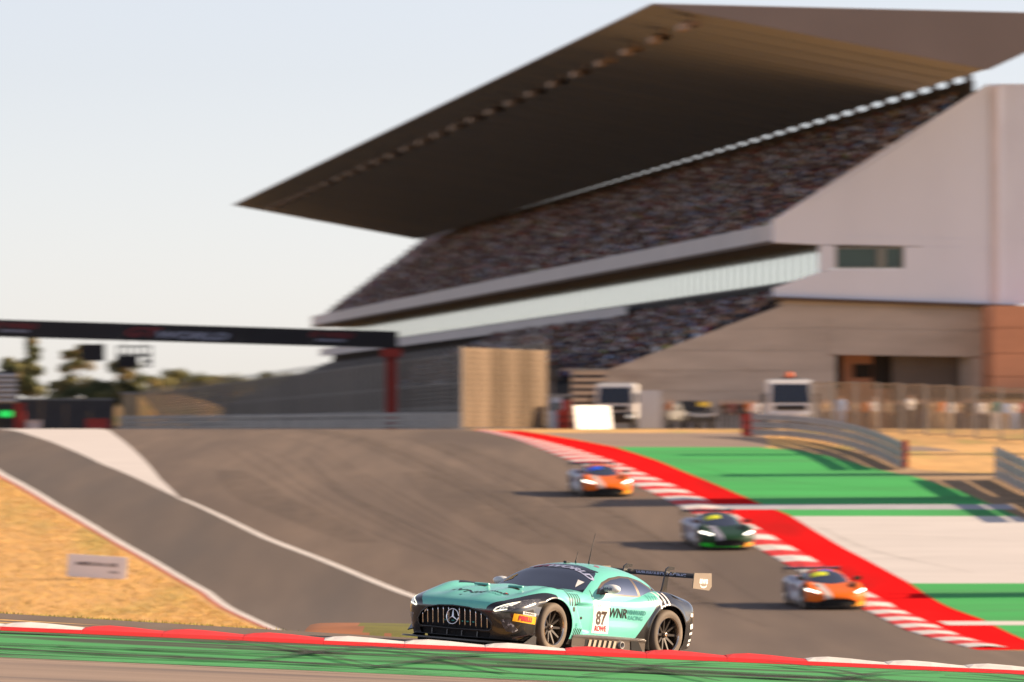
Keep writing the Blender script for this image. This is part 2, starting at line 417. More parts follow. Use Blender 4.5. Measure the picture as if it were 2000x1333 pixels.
for k in range(16):                                   # faint lines down the corner
    f = rk.uniform(.12, .92); g = np.clip(f + rk.uniform(-.09, .09), .05, .95); ya, yb = rk.uniform(195, 250), rk.uniform(290, 380)
    tl_ = np.array([inv(*q) for q in TRACK_L if q[1] < 1260]); tl_ = tl_[np.argsort(tl_[:, 1])]
    pts = []
    for yy in np.linspace(ya, yb, 5):
        u = f + (g - f) * (yy - ya) / (yb - ya)
        xl, xr = np.interp(yy, tl_[:, 1], tl_[:, 0]) + 1.0, np.interp(yy, kin[:, 1], kin[:, 0]) - .6
        pts.append((xl + (xr - xl) * u, yy))
    ribbon(pts, rk.uniform(.18, .45) if k % 4 else rk.uniform(1.4, 2.6), 0.020 + .001 * k, M_rubber2 if k % 4 else M_rubber3)
for (a, b, c) in (((1640, 1046), (1780, 1048), (1990, 1058)), ((1600, 1030), (1700, 1075), (1900, 1120)), ((1320, 905), (1500, 938), (1760, 960)), ((1250, 890), (1420, 905), (1640, 915))):
    ribbon([inv(*a), inv(*b), inv(*c)], .30, 0.018, M_rubber2)

# ================================================================== grandstand
VV = Vector((-0.1118, 0.9937, 0.0))     # along the straight, away from the camera
UU = Vector((0.9937, 0.1118, 0.0))      # away from the track
SO = Vector((8.0, 394.0, EYE))
TILT = 0.002      # the stand follows the gentle climb of the straight
def S(a, b, h): return SO + UU * a + VV * b + Vector((0, 0, h + TILT * (b - 26.0)))
def roofpt(u, w, v): return SO + UU * u + VV * w + Vector((0, 0, v + .0005 * (w - 26.0)))
def SB(b): return SO + VV * b + Vector((0, 0, TILT * (b - 26.0)))
M_S = lambda b: (lambda u, v, w: S(u, w, v))

M_conc = pm('precast_concrete', (0.46, 0.425, 0.395), 0.85, 0.14, 0.5, (0.35, 1, 1.6), bump=0.3, bscale=5, base2=(0.31, 0.27, 0.25), mix=(0.58, 0.8), scale2=0.6, stretch2=(0.3, 1, 1.6))
M_wall = pm('white_cladding', (0.66, 0.73, 0.88), 0.75, 0.03, 0.25, (1, 1, 0.4), base2=(0.61, 0.66, 0.80), mix=(0.6, 0.85), scale2=0.3)
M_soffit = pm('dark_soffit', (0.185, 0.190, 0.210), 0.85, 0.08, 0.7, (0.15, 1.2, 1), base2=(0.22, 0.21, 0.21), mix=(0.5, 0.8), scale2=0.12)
M_gable = pm('roof_gable', (0.20, 0.165, 0.15), 0.75, 0.06, 0.2)
M_rooftop = pm('roof_sheet', (0.45, 0.43, 0.42), 0.6, 0.08, 0.5)
M_steel = pm('grey_steel', (0.30, 0.29, 0.28), 0.5, 0.1, 2.0, metal=0.3)
M_para = pm('painted_parapet', (0.60, 0.57, 0.56), 0.75, 0.06, 0.4)
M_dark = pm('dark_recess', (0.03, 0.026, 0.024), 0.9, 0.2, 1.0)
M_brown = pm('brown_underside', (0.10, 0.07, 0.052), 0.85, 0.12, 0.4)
M_glass = pm('mirror_glass', (0.80, 0.88, 0.83), 0.10, 0.03, 0.2, metal=0.85)
M_mull = pm('mullion_metal', (0.10, 0.11, 0.11), 0.5)
M_terr = pm('terracotta_wall', (0.56, 0.28, 0.175), 0.85, 0.08, 0.3, (1, 1, 3))
M_win = pm('green_window_glass', (0.02, 0.05, 0.04), 0.08, 0.1, 0.5, spec=0.6)

B0, B1 = 26.0, 368.0
stand = empty('grandstand', S(10, B0, 0.95 - 0.0), 0, 'huge white grandstand full of spectators under a cantilever roof', 'grandstand')
SI = Matrix.Translation(-stand.location)
def sb(mb, name, mats, parent=stand, smooth=False):
    """mesh in world coordinates -> child of the stand"""
    o = mb.build(name, mats, parent, smooth)
    o.data.transform(SI)
    return o

# roof: a thin front tip, deepest over the rear columns, rising again behind
prof = [(0, 25.30), (25.2, 24.90), (25.2, 24.35), (19.6, 21.75)]
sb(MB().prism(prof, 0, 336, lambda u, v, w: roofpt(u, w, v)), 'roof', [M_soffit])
mb = MB(); mb.prism([(-0.05, 25.34), (25.25, 24.94), (25.25, 24.28), (19.6, 21.68)], -0.25, -0.003, lambda u, v, w: roofpt(u, w, v)); roof_end = sb(mb, 'roof_gable', [M_gable])
sb(MB().prism([(-0.02, 25.32), (25.22, 24.92), (25.22, 24.98), (-0.02, 25.40)], -0.25, 336.05, lambda u, v, w: roofpt(u, w, v)), 'roof_covering', [M_rooftop])
# soffit ribs run front to back
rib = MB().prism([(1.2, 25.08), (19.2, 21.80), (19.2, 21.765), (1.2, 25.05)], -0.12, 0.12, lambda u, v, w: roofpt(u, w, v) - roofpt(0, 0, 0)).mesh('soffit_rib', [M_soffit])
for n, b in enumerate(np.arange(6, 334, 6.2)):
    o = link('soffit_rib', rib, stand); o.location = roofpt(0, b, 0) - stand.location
# lamp clusters hung under the front lip
ml = MB()
for dx in (-0.75, 0.55):
    ml.box((2.6, 0, 24.35), (0.9, 1.0, 0.35)); ml.bar((2.6, dx, 24.9), (2.6, dx, 24.3), 0.1)
    ml.box((2.1, dx, 24.15), (0.5, 0.9, 0.42))
me = ml.mesh('roof_lamp', [pm('bronze_lamp', (0.26, 0.18, 0.12), 0.6, 0.2, 1.0)])
AX = Matrix(((UU.x, VV.x, 0), (UU.y, VV.y, 0), (0, 0, 1)))
RZS = math.atan2(UU.y, UU.x)
for b in np.arange(1.8, 320, 12.8):
    o = link('roof_lamp', me, stand); o.location = roofpt(0, b, 0) - stand.location; o.rotation_euler = (0, 0, RZS)

# rear columns with sky between them
mc = MB().box((23.5, 0, 22.35), (0.4, 0.8, 2.4)).mesh('rear_column', [M_brown])
for b in np.arange(B0 + 2, B1 - 30, 6.2):
    o = link('rear_column', mc, stand); o.location = SB(b) - stand.location; o.rotation_euler = (0, 0, RZS)
# upper terrace (stepped), parapet, brown underside
NR = 17
def upper(r): return 11.6 + 11.4 * r / NR, 12.55 + 8.6 * r / NR
pts = []
for r in range(NR):
    a0, h0 = upper(r); a1, h1 = upper(r + 1)
    pts += [(a0, h0), (a1, h0)]
pts += [(23.1, 21.15), (23.3, 21.15), (23.3, 22.48), (23.6, 22.48), (23.6, 20.2), (14.0, 12.6), (11.2, 12.6)]
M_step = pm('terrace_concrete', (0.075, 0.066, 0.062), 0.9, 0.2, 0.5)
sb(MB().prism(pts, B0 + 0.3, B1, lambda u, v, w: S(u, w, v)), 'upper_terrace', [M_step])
for b in np.arange(B0 + 0.3, B1 - 1, 9.0):
    e = min(b + 8.96, B1)
    sb(MB().prism([(11.0, 12.6), (11.25, 12.6), (11.25, 13.6), (11.0, 13.6)], b, e, lambda u, v, w: S(u, w, v)), 'parapet_panel', [M_para])
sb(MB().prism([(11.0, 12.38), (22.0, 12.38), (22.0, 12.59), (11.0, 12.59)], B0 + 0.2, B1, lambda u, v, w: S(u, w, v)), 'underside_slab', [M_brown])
# glazed suites
me = MB().box((13.95, 1.58, 11.35), (0.06, 3.12, 2.02)).mesh('suite_window', [M_glass])
mm = MB().box((13.93, 0, 11.35), (0.09, 0.07, 2.04)).mesh('mullion', [M_mull])
for n, b in enumerate(np.arange(B0 - 0.2, B1 - 3, 3.2)):
    for nm, m_ in (('suite_window', me), ('mullion', mm)):
        o = link(nm, m_, stand); o.location = SB(b) - stand.location; o.rotation_euler = (0, 0, RZS)
sb(MB().prism([(13.88, 10.14), (13.88, 10.32), (22, 10.32), (22, 10.14)], B0 + 0.2, B1, lambda u, v, w: S(u, w, v)), 'suite_floor', [M_mull])
sb(MB().prism([(14.3, 10.33), (14.5, 10.33), (14.5, 12.36), (14.3, 12.36)], B0 + 0.3, B1, lambda u, v, w: S(u, w, v)), 'suite_back_wall', [M_wall])
# white banner boards on the lower rail, beyond the first hundred metres
for b in np.arange(103, B1 - 5, 12.0):
    sb(MB().prism([(11.85, 9.15), (12.0, 9.15), (12.0, 9.95), (11.85, 9.95)], b + 0.03, b + 11.97, lambda u, v, w: S(u, w, v)), 'rail_banner', [M_para])
# lower terrace
NL = 12
def lower(r): return 1.3 + 11.9 * r / NL, 3.9 + 4.9 * r / NL
pts = []
for r in range(NL):
    a0, h0 = lower(r); a1, h1 = lower(r + 1)
    pts += [(a0, h0), (a1, h0)]
pts += [(13.2, 8.9), (13.2, 1.0), (1.0, 1.0), (1.0, 3.9)]
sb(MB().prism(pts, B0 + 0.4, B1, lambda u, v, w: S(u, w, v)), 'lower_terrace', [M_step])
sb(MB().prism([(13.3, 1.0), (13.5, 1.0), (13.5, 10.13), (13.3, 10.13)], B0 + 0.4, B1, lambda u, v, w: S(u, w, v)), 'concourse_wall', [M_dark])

# end wall traced in the plane of the stand's near end
def E(px, py, b):
    """(a,h) of a photo pixel in the plane b"""
    k = (px - 1000) / F
    a = (k * (SO.y + VV.y * b) - SO.x - VV.x * b) / (UU.x - k * UU.y)
    Y = SO.y + VV.y * b + UU.y * a
    return a, (HOR - py) / F * Y
def wallpoly(name, pix, b, t, mats, parent=stand):
    return sb(MB().prism([E(x, y, b) for x, y in pix], b, b + t, lambda u, v, w: S(u, w, v)), name, mats, parent)
# white cladding in panels with real joints between them
wb = B0 - 0.35
joint = 1.2
wallpoly('wall_panel', [(1511, 434), (1656, 351), (1656, 470), (1656, 478.5), (1601, 478.5), (1511, 474)], wb, 0.5, [M_wall])
wallpoly('wall_panel', [(1657.2, 350), (1934, 166), (1943, 164), (1943, 466.5), (1657.2, 461)], wb, 0.5, [M_wall])
wallpoly('wall_panel', [(1657.2, 462.3), (1943, 467.8), (1943, 484), (1657.2, 478.5)], wb, 0.5, [M_wall])
wallpoly('wall_panel', [(1944.2, 164), (2200, 163), (2200, 472), (1944.2, 466.5)], wb, 0.5, [M_wall])
wallpoly('wall_panel', [(1944.2, 467.8), (2200, 473), (2200, 560), (1995, 560), (1988, 598), (1944.2, 597)], wb, 0.5, [M_wall])
wallpoly('wall_panel', [(1601, 479.7), (1632, 480.2), (1632, 524), (1601, 531)], wb, 0.5, [M_wall])
wallpoly('wall_panel', [(1766, 482), (1943, 485.2), (1943, 597), (1766, 590.5)], wb, 0.5, [M_wall])
wallpoly('wall_panel', [(1511, 563), (1601, 532.2), (1632, 525.2), (1764.8, 525.2), (1764.8, 590.5), (1512, 581)], wb, 0.5, [M_wall])
wallpoly('pilaster', [(1937, 170), (1951, 167), (1951, 597), (1937, 597)], wb - 0.12, 0.1, [pm('aged_cladding', (0.62, 0.60, 0.66), 0.8, 0.08, 0.4)])
wallpoly('coping', [(1509, 431), (1934, 162), (1934, 169), (1509, 438.5)], wb - 0.1, 0.7, [M_wall])
w_ = wallpoly('end_window', [(1633, 486), (1764, 486), (1764, 522), (1633, 522)], wb + 0.25, 0.1, [M_win])
wallpoly('window_frame', [(1714, 486), (1728, 486), (1728, 522), (1714, 522)], wb + 0.12, 0.1, [pm('grey_frame', (0.20, 0.22, 0.21), 0.6)], w_) if False else None
mfr = MB()
for r_ in ((1714, 484, 1730, 523), (1632, 483, 1765, 486), (1632, 521.5, 1765, 524.5), (1632, 484, 1634.5, 523), (1762.5, 484, 1765, 523)):
    mfr.prism([E(r_[0], r_[1], wb), E(r_[2], r_[1], wb), E(r_[2], r_[3], wb), E(r_[0], r_[3], wb)], wb + 0.05, wb + 0.22, lambda u, v, w: S(u, w, v))
sb(mfr, 'window_frame', [pm('grey_frame', (0.20, 0.22, 0.21), 0.6)], w_).matrix_parent_inverse = Matrix.Identity(4)
wallpoly('ledge', [(1512, 579.5), (1988, 596), (1988, 603), (1512, 586)], wb - 0.3, 3.5, [M_brown])
sb(MB().prism([E(1513, 436, wb + .03), E(1936, 170, wb + .03), E(2260, 168, wb + .03), E(2260, 560, wb + .03), E(1990, 596, wb + .03), E(1800, 590, wb + .03), E(1800, 480, wb + .03), E(1513, 473, wb + .03)], wb + .03, wb + .46, lambda u, v, w: S(u, w, v)), 'wall_core', [M_wall])
sb(MB().prism([E(1516, 580, wb + .03), E(1604, 533, wb + .03), E(1630, 526, wb + .03), E(1800, 526, wb + .03), E(1800, 590, wb + .03)], wb + .03, wb + .46, lambda u, v, w: S(u, w, v)), 'wall_core', [M_wall])
sb(MB().prism([E(1190, 724, cb_ := B0 + .10), E(1400, 646, cb_), E(1530, 600, cb_), E(1530, 586, cb_), E(2010, 598, cb_), E(2010, 692, cb_), E(1616, 692, cb_), E(1616, 846, cb_), E(1190, 846, cb_)], cb_, cb_ + .26, lambda u, v, w: S(u, w, v)), 'gable_core', [M_conc])
# concrete gable of the lower tier, cast in courses with an opening
cb = B0 + 0.05
wallpoly('concrete_panel', [(1404, 642.5), (1528, 597), (1618, 600), (1618, 640.5), (1404, 643)], cb, 0.35, [M_conc])
wallpoly('concrete_panel', [(1619.2, 600), (1936, 607), (1936, 646), (1619.2, 640.5)], cb, 0.35, [M_conc])
wallpoly('concrete_panel', [(1290, 684.5), (1401, 644), (1618, 642), (1618, 681.5), (1619, 684.5)], cb, 0.36, [M_conc])
wallpoly('concrete_panel', [(1619.2, 642), (1936, 647.4), (1936, 698), (1619.2, 693)], cb, 0.35, [M_conc])
wallpoly('concrete_panel', [(1186, 723.5), (1287, 686), (1618, 686), (1618, 724)], cb, 0.33, [M_conc])
wallpoly('concrete_panel', [(1186, 725), (1618, 725.4), (1618, 764), (1186, 764)], cb, 0.35, [M_conc])
wallpoly('concrete_panel', [(1186, 765.5), (1618, 765.5), (1618, 846), (1186, 846)], cb, 0.33, [M_conc])
wallpoly('concrete_panel', [(1896, 699.4), (1936, 700), (1936, 846), (1896, 846)], cb, 0.35, [M_conc])
wallpoly('concrete_column', [(1618, 694.5), (1632, 694.7), (1632, 846), (1618, 846)], cb - 0.03, 0.4, [M_conc])
wallpoly('concrete_beam', [(1520, 590), (1620, 592), (1620, 599), (1520, 596)], cb + 0.1, 0.3, [M_conc])
for x in (1640, 1905):
    wallpoly('bearing_block', [(x, 588), (x + 36, 589), (x + 36, 606), (x, 605)], cb + 0.4, 0.4, [M_conc])
sb(MB().prism([E(1600, 690, cb), E(1945, 690, cb), E(1945, 850, cb), E(1600, 850, cb)], cb + 3.2, cb + 3.4, lambda u, v, w: S(u, w, v)), 'undercroft_wall', [M_terr])
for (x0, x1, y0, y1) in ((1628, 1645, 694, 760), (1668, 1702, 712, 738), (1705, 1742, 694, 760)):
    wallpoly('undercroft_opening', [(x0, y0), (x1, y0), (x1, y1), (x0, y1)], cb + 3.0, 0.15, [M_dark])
wallpoly('undercroft_screen', [(1742, 694), (1880, 697), (1880, 846), (1742, 846)], cb + 2.4, 0.15, [pm('grey_shutter', (0.17, 0.145, 0.13), 0.8, 0.1, 0.6)])
wallpoly('concrete_column', [(1878, 697), (1896, 697), (1896, 846), (1878, 846)], cb + 1.2, 0.6, [M_conc])

# terracotta stair tower next to it
tower = empty('stair_tower', S(30, B0 - 4, 0.95), 0, 'terracotta coloured stair tower at the right end of the concrete gable', 'tower')
TI = Matrix.Translation(-tower.location)
for (y0, y1) in ((597, 640), (641, 690), (691, 735), (736, 768)):
    o = MB().prism([E(1941, y0, B0 - 4), E(2200, y0, B0 - 4), E(2200, y1, B0 - 4), E(1941, y1, B0 - 4)], B0 - 4, B0 + 6, lambda u, v, w: S(u, w, v)).build('wall_course', [M_terr], tower); o.data.transform(TI)
o = MB().prism([E(1930, 769, B0 - 4), E(2200, 769, B0 - 4), E(2200, 778, B0 - 4), E(1930, 778, B0 - 4)], B0 - 5, B0 + 6, lambda u, v, w: S(u, w, v)).build('canopy_beam', [M_dark], tower); o.data.transform(TI)
o = MB().prism([E(1950, 779, B0 - 3), E(2200, 779, B0 - 3), E(2200, 850, B0 - 3), E(1950, 850, B0 - 3)], B0 - 3, B0 + 6, lambda u, v, w: S(u, w, v)).build('base_wall', [M_conc], tower); o.data.transform(TI)

# ================================================================== start gantry
GYD = 500.0
M_navy = pm('black_banner', (0.022, 0.020, 0.024), 0.7, 0.15, 0.4)
M_red2 = pm('red_steel', (0.42, 0.035, 0.02), 0.55, 0.1, 1.0)
def text_mesh(body, size, shear=0.0, bold=0.0, depth=0.0):
    cu = bpy.data.curves.new('lettering', 'FONT')
    cu.body = body; cu.size = size; cu.shear = shear; cu.offset = bold; cu.extrude = depth
    cu.align_x = 'CENTER'; cu.align_y = 'CENTER'; cu.resolution_u = 3
    o = bpy.data.objects.new('lettering', cu); COL.objects.link(o)
    dg = bpy.context.evaluated_depsgraph_get()
    me = bpy.data.meshes.new_from_object(o.evaluated_get(dg))
    bpy.data.objects.remove(o); bpy.data.curves.remove(cu)
    me.materials.clear()
    return me
def flat_text(name, body, size, mat, loc, parent, rz=0.0, shear=0.0, bold=0.0, sx=1.0, ry=0.0):
    """upright lettering facing -Y (turned by rz), a few millimetres proud of what it is printed on"""
    me = text_mesh(body, size, shear, bold)
    M = Matrix.Rotation(rz, 4, 'Z') @ Matrix.Rotation(ry, 4, 'Y') @ Matrix.Rotation(R(90), 4, 'X') @ Matrix.Diagonal((sx, 1, 1, 1))
    me.transform(M); me.materials.append(mat)
    o = link(name, me, parent); o.location = loc
    return o
g0 = P(775, 664, GYD)
gantry = empty('start_gantry', (g0.x, g0.y, EYE + 1.0), 0, 'black start gantry beam with racing banner on a red steel post', 'gantry')
GI = Matrix.Translation(-gantry.location)
def gp(name, mb, mats, smooth=False):
    o = mb.build(name, mats, gantry, smooth); o.data.transform(GI); return o
segs = [-420, -200, 0, 235, 470, 610, 777]
for s0, s1 in zip(segs[:-1], segs[1:]):
    q = lambda x: (624.5 + 0.0297 * x, 658.5 + 0.029 * x)
    a0, b0 = q(s0 + 0.5); a1, b1 = q(s1 - 0.5)
    V = [P(x, y, GYD + d) for d in (0, 1.6) for x, y in ((s0 + 0.03, a0), (s1 - 0.03, a1), (s1 - 0.03, b1), (s0 + 0.03, b0))]
    gp('banner_panel', MB().add(V, [(0, 1, 2, 3), (7, 6, 5, 4), (0, 4, 5, 1), (1, 5, 6, 2), (2, 6, 7, 3), (3, 7, 4, 0)]), [M_navy])
pt, pb = P(764, 683, GYD), P(764, 838, GYD)
mb = MB()
for dx in (-0.32, 0.32):
    for dy in (0.2, 0.85): mb.bar((pt.x + dx, GYD + dy, EYE + 0.9), (pt.x + dx, GYD + dy, pt.z), 0.16)
for k in range(8):
    z = EYE + 1.1 + k * 0.9
    mb.bar((pt.x - 0.32, GYD + 0.2, z), (pt.x + 0.32, GYD + 0.2, z + 0.8), 0.09); mb.bar((pt.x - 0.32, GYD + 0.2, z + 0.8), (pt.x + 0.32, GYD + 0.2, z + 0.8), 0.09)
mb.box((pt.x, GYD + 0.5, EYE + 4.6), (0.5, 0.5, 7.4))
gp('post', mb, [M_red2])
gp('post_head', MB().box((pt.x, GYD + 0.4, pt.z - 0.25), (1.5, 1.2, 0.6)), [M_red2])
lp = P(-390, 655, GYD); gp('post', MB().box((lp.x, GYD + 0.5, (lp.z + EYE + 0.9) / 2), (0.7, 0.7, lp.z - EYE - 0.9)), [M_red2])
ry = math.atan(0.0297)
M_tred = pm('banner_red', (0.24, 0.03, 0.035), 0.7); M_twhite = pm('banner_white', (0.34, 0.36, 0.46), 0.7)
l1 = P(272, 650, GYD - 0.02) - gantry.location; flat_text('lettering', 'GT', .94, M_tred, l1, gantry, 0, 0.35, 0.03, 1.9, ry)
l1 = P(372, 656.5, GYD - 0.02) - gantry.location; flat_text('lettering', 'WORLD', 0.70, M_twhite, l1, gantry, 0, 0.3, 0.03, 2.05, ry)
for x in (28, 646):
    l1 = P(x, 636 + 0.0297 * x, GYD - 0.02) - gantry.location; flat_text('lettering', 'GT WORLD', 0.50, M_tred, l1, gantry, 0, 0.3, 0.02, 1.2, ry)
    gp('banner_stripe', MB().box(P(x, 646 + 0.0297 * x, GYD - 0.02), (2.1, 0.02, 0.12), M=Matrix.Rotation(ry, 3, 'Y')), [M_twhite])
# screens hung below the beam
scr = empty('video_screen', P(181, 664, GYD + 0.6), 0, 'solid black screen hanging under the gantry beam', 'screen')
o = MB().box((0, 0, -1.15), (2.15, 0.35, 1.5)).build('panel', [M_navy], scr)
for x in (-0.6, 0.6): MB().bar((x, 0, -0.4), (x, 0, 0.5), 0.08).build('hanger', [M_steel], scr)
lb = empty('start_light_board', P(262, 668, GYD + 0.6), 0, 'open black start light frame with bright gaps hanging under the gantry', 'lights')
for i_ in range(6): MB().box((-1.5 + i_ * .6, 0, -1.3), (.14, .2, 1.9)).build('upright', [M_navy], lb)
for z in (-.40, -1.12, -1.28, -2.2): MB().box((0, .02, z), (3.15, .16, .12)).build('crossbar', [M_navy], lb)
for i_ in (0, 1, 4): MB().lathe([(-.14, .001), (-.14, .2), (.1, .22), (.1, .001)], 16, c=(-1.2 + i_ * .6, 0, -1.74)).build('lamp', [M_navy], lb)
MB().box((-.6, .03, -1.74), (1.8, .05, .8)).build('lamp_plate', [M_navy], lb)
for x in (-0.9, 0.9): MB().bar((x, 0.1, -0.4), (x, 0.1, 0.6), 0.08).build('hanger', [M_steel], lb)
scr.scale = (.82,) * 3; lb.scale = (.82,) * 3

# ================================================================== fences and barriers
M_net = pm('debris_netting', (0.36, 0.27, 0.18), 0.9, 0.10, 1.2, (1, 1, 0.3))
M_rail = pm('galvanised_rail', (0.46, 0.42, 0.38), 0.5, 0.12, 1.5, metal=0.35, base2=(0.30, 0.27, 0.25), mix=(0.55, 0.8), scale2=0.6)
fence = empty('debris_fence', S(-3.6, 21, 1.0), 0, 'long tall netted debris fence in front of the grandstand', 'fence')
pmx = MB()
pmx.bar((0, 0, 0), (0, 0, 5.2), 0.14).bar((0, 0, 5.2), (-0.6, 0, 5.7), 0.1)
me_post = pmx.mesh('fence_post', [M_steel])
npan = []
for v in range(5):
    mb = MB()
    t = 0.035
    for zc in np.arange(0.55, 5.3, 0.30):
        mb.box((0, 2.0, zc), (t, 3.9, 0.215))
    for yy in (0.08, 2.0, 3.92): mb.box((0.03, yy, 2.8), (0.03, 0.06, 4.9))
    npan.append(mb.mesh('net_panel', [pm('debris_netting_%s' % 'abcde'[v], tuple(c * (0.86 + 0.07 * v) for c in (0.155, 0.13, 0.105)), 0.9, 0.10, 1.2, (1, 1, 0.3))]))
for n, b in enumerate(np.arange(0, 424, 4.0)):
    for nm, m_ in (('fence_post', me_post), ('net_panel', npan[rng.integers(5)])):
        o = link(nm, m_, fence); o.location = VV * b; o.rotation_euler = (0, 0, RZS)
mb = MB()
for z in (1.6, 3.2, 5.2): mb.bar((0, 0, z), (VV.x * 424, VV.y * 424, z), 0.04)
mb.build('cable', [M_steel], fence)
# low concrete wall beneath it
tw = empty('pit_straight_wall', S(-4.2, 21, 1.0), 0, 'low grey concrete wall under the debris fence', 'wall')
mbk = MB().prism([(-0.25, 0), (0.25, 0), (0.12, 0.5), (0.1, 1.05), (-0.1, 1.05), (-0.12, 0.5)], 0.02, 3.98, lambda u, v, w: (UU * u + VV * w + Vector((0, 0, v)))).mesh('wall_block', [M_conc])
for b in np.arange(0, 424, 4.0):
    o = link('wall_block', mbk, tw); o.location = VV * b

def guardrail(name, pts, h, label, nrail=3, post_every=2.0, group=None):
    """three corrugated beams on posts following world points (x, y)"""
    pts = [Vector((x, y, 0)) for x, y in pts]
    # resample
    L = [0]
    for a_, b_ in zip(pts[:-1], pts[1:]): L.append(L[-1] + (b_ - a_).length)
    n = max(2, int(L[-1] / post_every) + 1)
    s = np.linspace(0, L[-1], n)
    X = np.interp(s, L, [p.x for p in pts]); Y = np.interp(s, L, [p.y for p in pts])
    Z = gz(X, Y)
    root = empty(name, (X[0], Y[0], Z[0]), 0, label, 'barrier', group)
    o0 = Vector(root.location)
    rh = h / nrail
    for k in range(nrail):
        zc = rh * (k + 0.5) + 0.06
        prof = [(0.0, -0.42), (0.07, -0.30), (0.07, -0.18), (0.0, -0.05), (0.0, 0.05), (0.07, 0.18), (0.07, 0.30), (0.0, 0.42)]
        Vs, Fs = [], []
        for i_ in range(n):
            d = Vector((X[min(i_ + 1, n - 1)] - X[max(i_ - 1, 0)], Y[min(i_ + 1, n - 1)] - Y[max(i_ - 1, 0)], 0)).normalized()
            nrm = Vector((d.y, -d.x, 0))
            if nrm.y > 0: nrm = -nrm
            for off, hh in prof:
                Vs.append(Vector((X[i_], Y[i_], Z[i_] + zc + hh * rh * 0.96)) + nrm * off - o0)
            for off, hh in prof[::-1]:
                Vs.append(Vector((X[i_], Y[i_], Z[i_] + zc + hh * rh * 0.96)) + nrm * (off - 0.02) - o0)
        m_ = len(prof) * 2
        for i_ in range(n - 1):
            for j_ in range(m_):
                Fs.append((i_ * m_ + j_, i_ * m_ + (j_ + 1) % m_, (i_ + 1) * m_ + (j_ + 1) % m_, (i_ + 1) * m_ + j_))
        link('beam', mesh_np('beam', Vs, Fs, M_rail), root)
    pme = MB().box((0, 0, h / 2), (0.14, 0.12, h + 0.12)).mesh('post', [M_steel])
    for i_ in range(n):
        o = link('post', pme, root); o.location = Vector((X[i_], Y[i_] + 0.14, Z[i_])) - o0
    return root
gA, gB = P(1108, 840, 400), P(235, 840, 505)
guardrail('guardrail', [(gA.x, gA.y), (P(800, 800, 425).x, 425), (P(500, 800, 462).x, 462), (gB.x, gB.y)], 1.0, 'long shaded guardrail across the crest below the debris fence', post_every=4.0)
rl = [inv(x, y) for x, y in ((1470, 854), (1540, 857), (1610, 866), (1670, 880), (1715, 896), (1762, 919))]
guardrail('guardrail', rl, 1.15, 'curved guardrail bending round the green run-off by the fenced crowd', post_every=2.5)
rl = [inv(x, y) for x, y in ((1946, 938), (1985, 958), (2040, 985), (2110, 1020))]
guardrail('guardrail', rl, 1.35, 'short guardrail end at the right edge of the picture', post_every=2.0)
for nm, (px, py, w, h, d), lab in (('rail_end_pad', (1100, 839, 0.75, 1.1, 398.5), 'faded red end pad on the long crest guardrail'), ('rail_end_pad', (1464, 853, 0.8, 1.15, 350), 'faded red end pad at the left end of the curved guardrail'), ('rail_end_pad', (1768, 921, 0.25, 1.2, 296), 'dark red end pad at the right end of the curved guardrail')):
    p = P(px, py, d); p.z = gz(p.x, p.y)
    t = empty(nm, p, 0, lab, 'pad')
    MB().box((0, 0, h / 2), (w, 0.5, h)).build('pad', [M_red2], t, bevel=0.05)
    for z in (0.3, 0.7): MB().box((0, -0.26, z), (w * 0.98, 0.02, 0.05)).build('strap', [M_dark], t)

# sunlit netted fence standing nearer, at the end of the long one
def netting(name, k):
    m = bpy.data.materials.new(name); m.use_nodes = True
    N, L = m.node_tree.nodes, m.node_tree.links
    d, t, x, z, r = N.new('ShaderNodeBsdfDiffuse'), N.new('ShaderNodeBsdfTranslucent'), N.new('ShaderNodeMixShader'), N.new('ShaderNodeTexNoise'), N.new('ShaderNodeValToRGB')
    tc, mp = N.new('ShaderNodeTexCoord'), N.new('ShaderNodeMapping'); mp.inputs['Scale'].default_value = (1, 1, .25)
    L.new(tc.outputs['Object'], mp.inputs[0]); L.new(mp.outputs[0], z.inputs['Vector'])
    z.inputs['Scale'].default_value = 2.2
    r.color_ramp.elements[0].color = (.150 * k, .114 * k, .082 * k, 1); r.color_ramp.elements[1].color = (.30 * k, .23 * k, .17 * k, 1)
    L.new(z.outputs[0], r.inputs[0]); L.new(r.outputs[0], d.inputs[0]); L.new(r.outputs[0], t.inputs[0]); x.inputs[0].default_value = .35
    L.new(d.outputs[0], x.inputs[1]); L.new(t.outputs[0], x.inputs[2]); L.new(x.outputs[0], N['Material Output'].inputs[0])
    return m
M_lits = [netting('tan_netting', 1.1), netting('tan_netting_worn', .8), netting('tan_netting_pale', 1.25)]
n0, n1 = P(903, 838, 386), P(1068, 838, 399)
nf = empty('netting_fence', (n0.x, n0.y, gz(n0.x, n0.y)), 0, 'tall sunlit tan netting fence at the near end of the debris fence', 'fence')
dv = Vector((n1.x - n0.x, n1.y - n0.y, 0)); ang = math.atan2(dv.y, dv.x); nn = 6; wl = dv.length / nn
mb = MB()
for z in np.arange(.25, 4.5, .30): mb.box((wl / 2, 0, z), (wl * .98, .02, .288))
for x in (.1, wl * .35, wl * .65, wl - .1): mb.box((x, -.02, 2.3), (.05, .03, 4.4))
meps = [mb.mesh('net_panel', [m_]) for m_ in M_lits]; mes = MB().box((0, .06, 2.35), (.11, .11, 4.7)).mesh('fence_post', [M_steel])
for i_ in range(nn + 1):
    q = dv * (i_ / nn)
    for nm, m_ in (('net_panel', meps[(0, 2, 1, 0, 1, 2, 0)[i_]]), ('fence_post', mes)):
        if i_ == nn and nm == 'net_panel': continue
        o = link(nm, m_, nf); o.location = q; o.rotation_euler = (0, 0, ang)
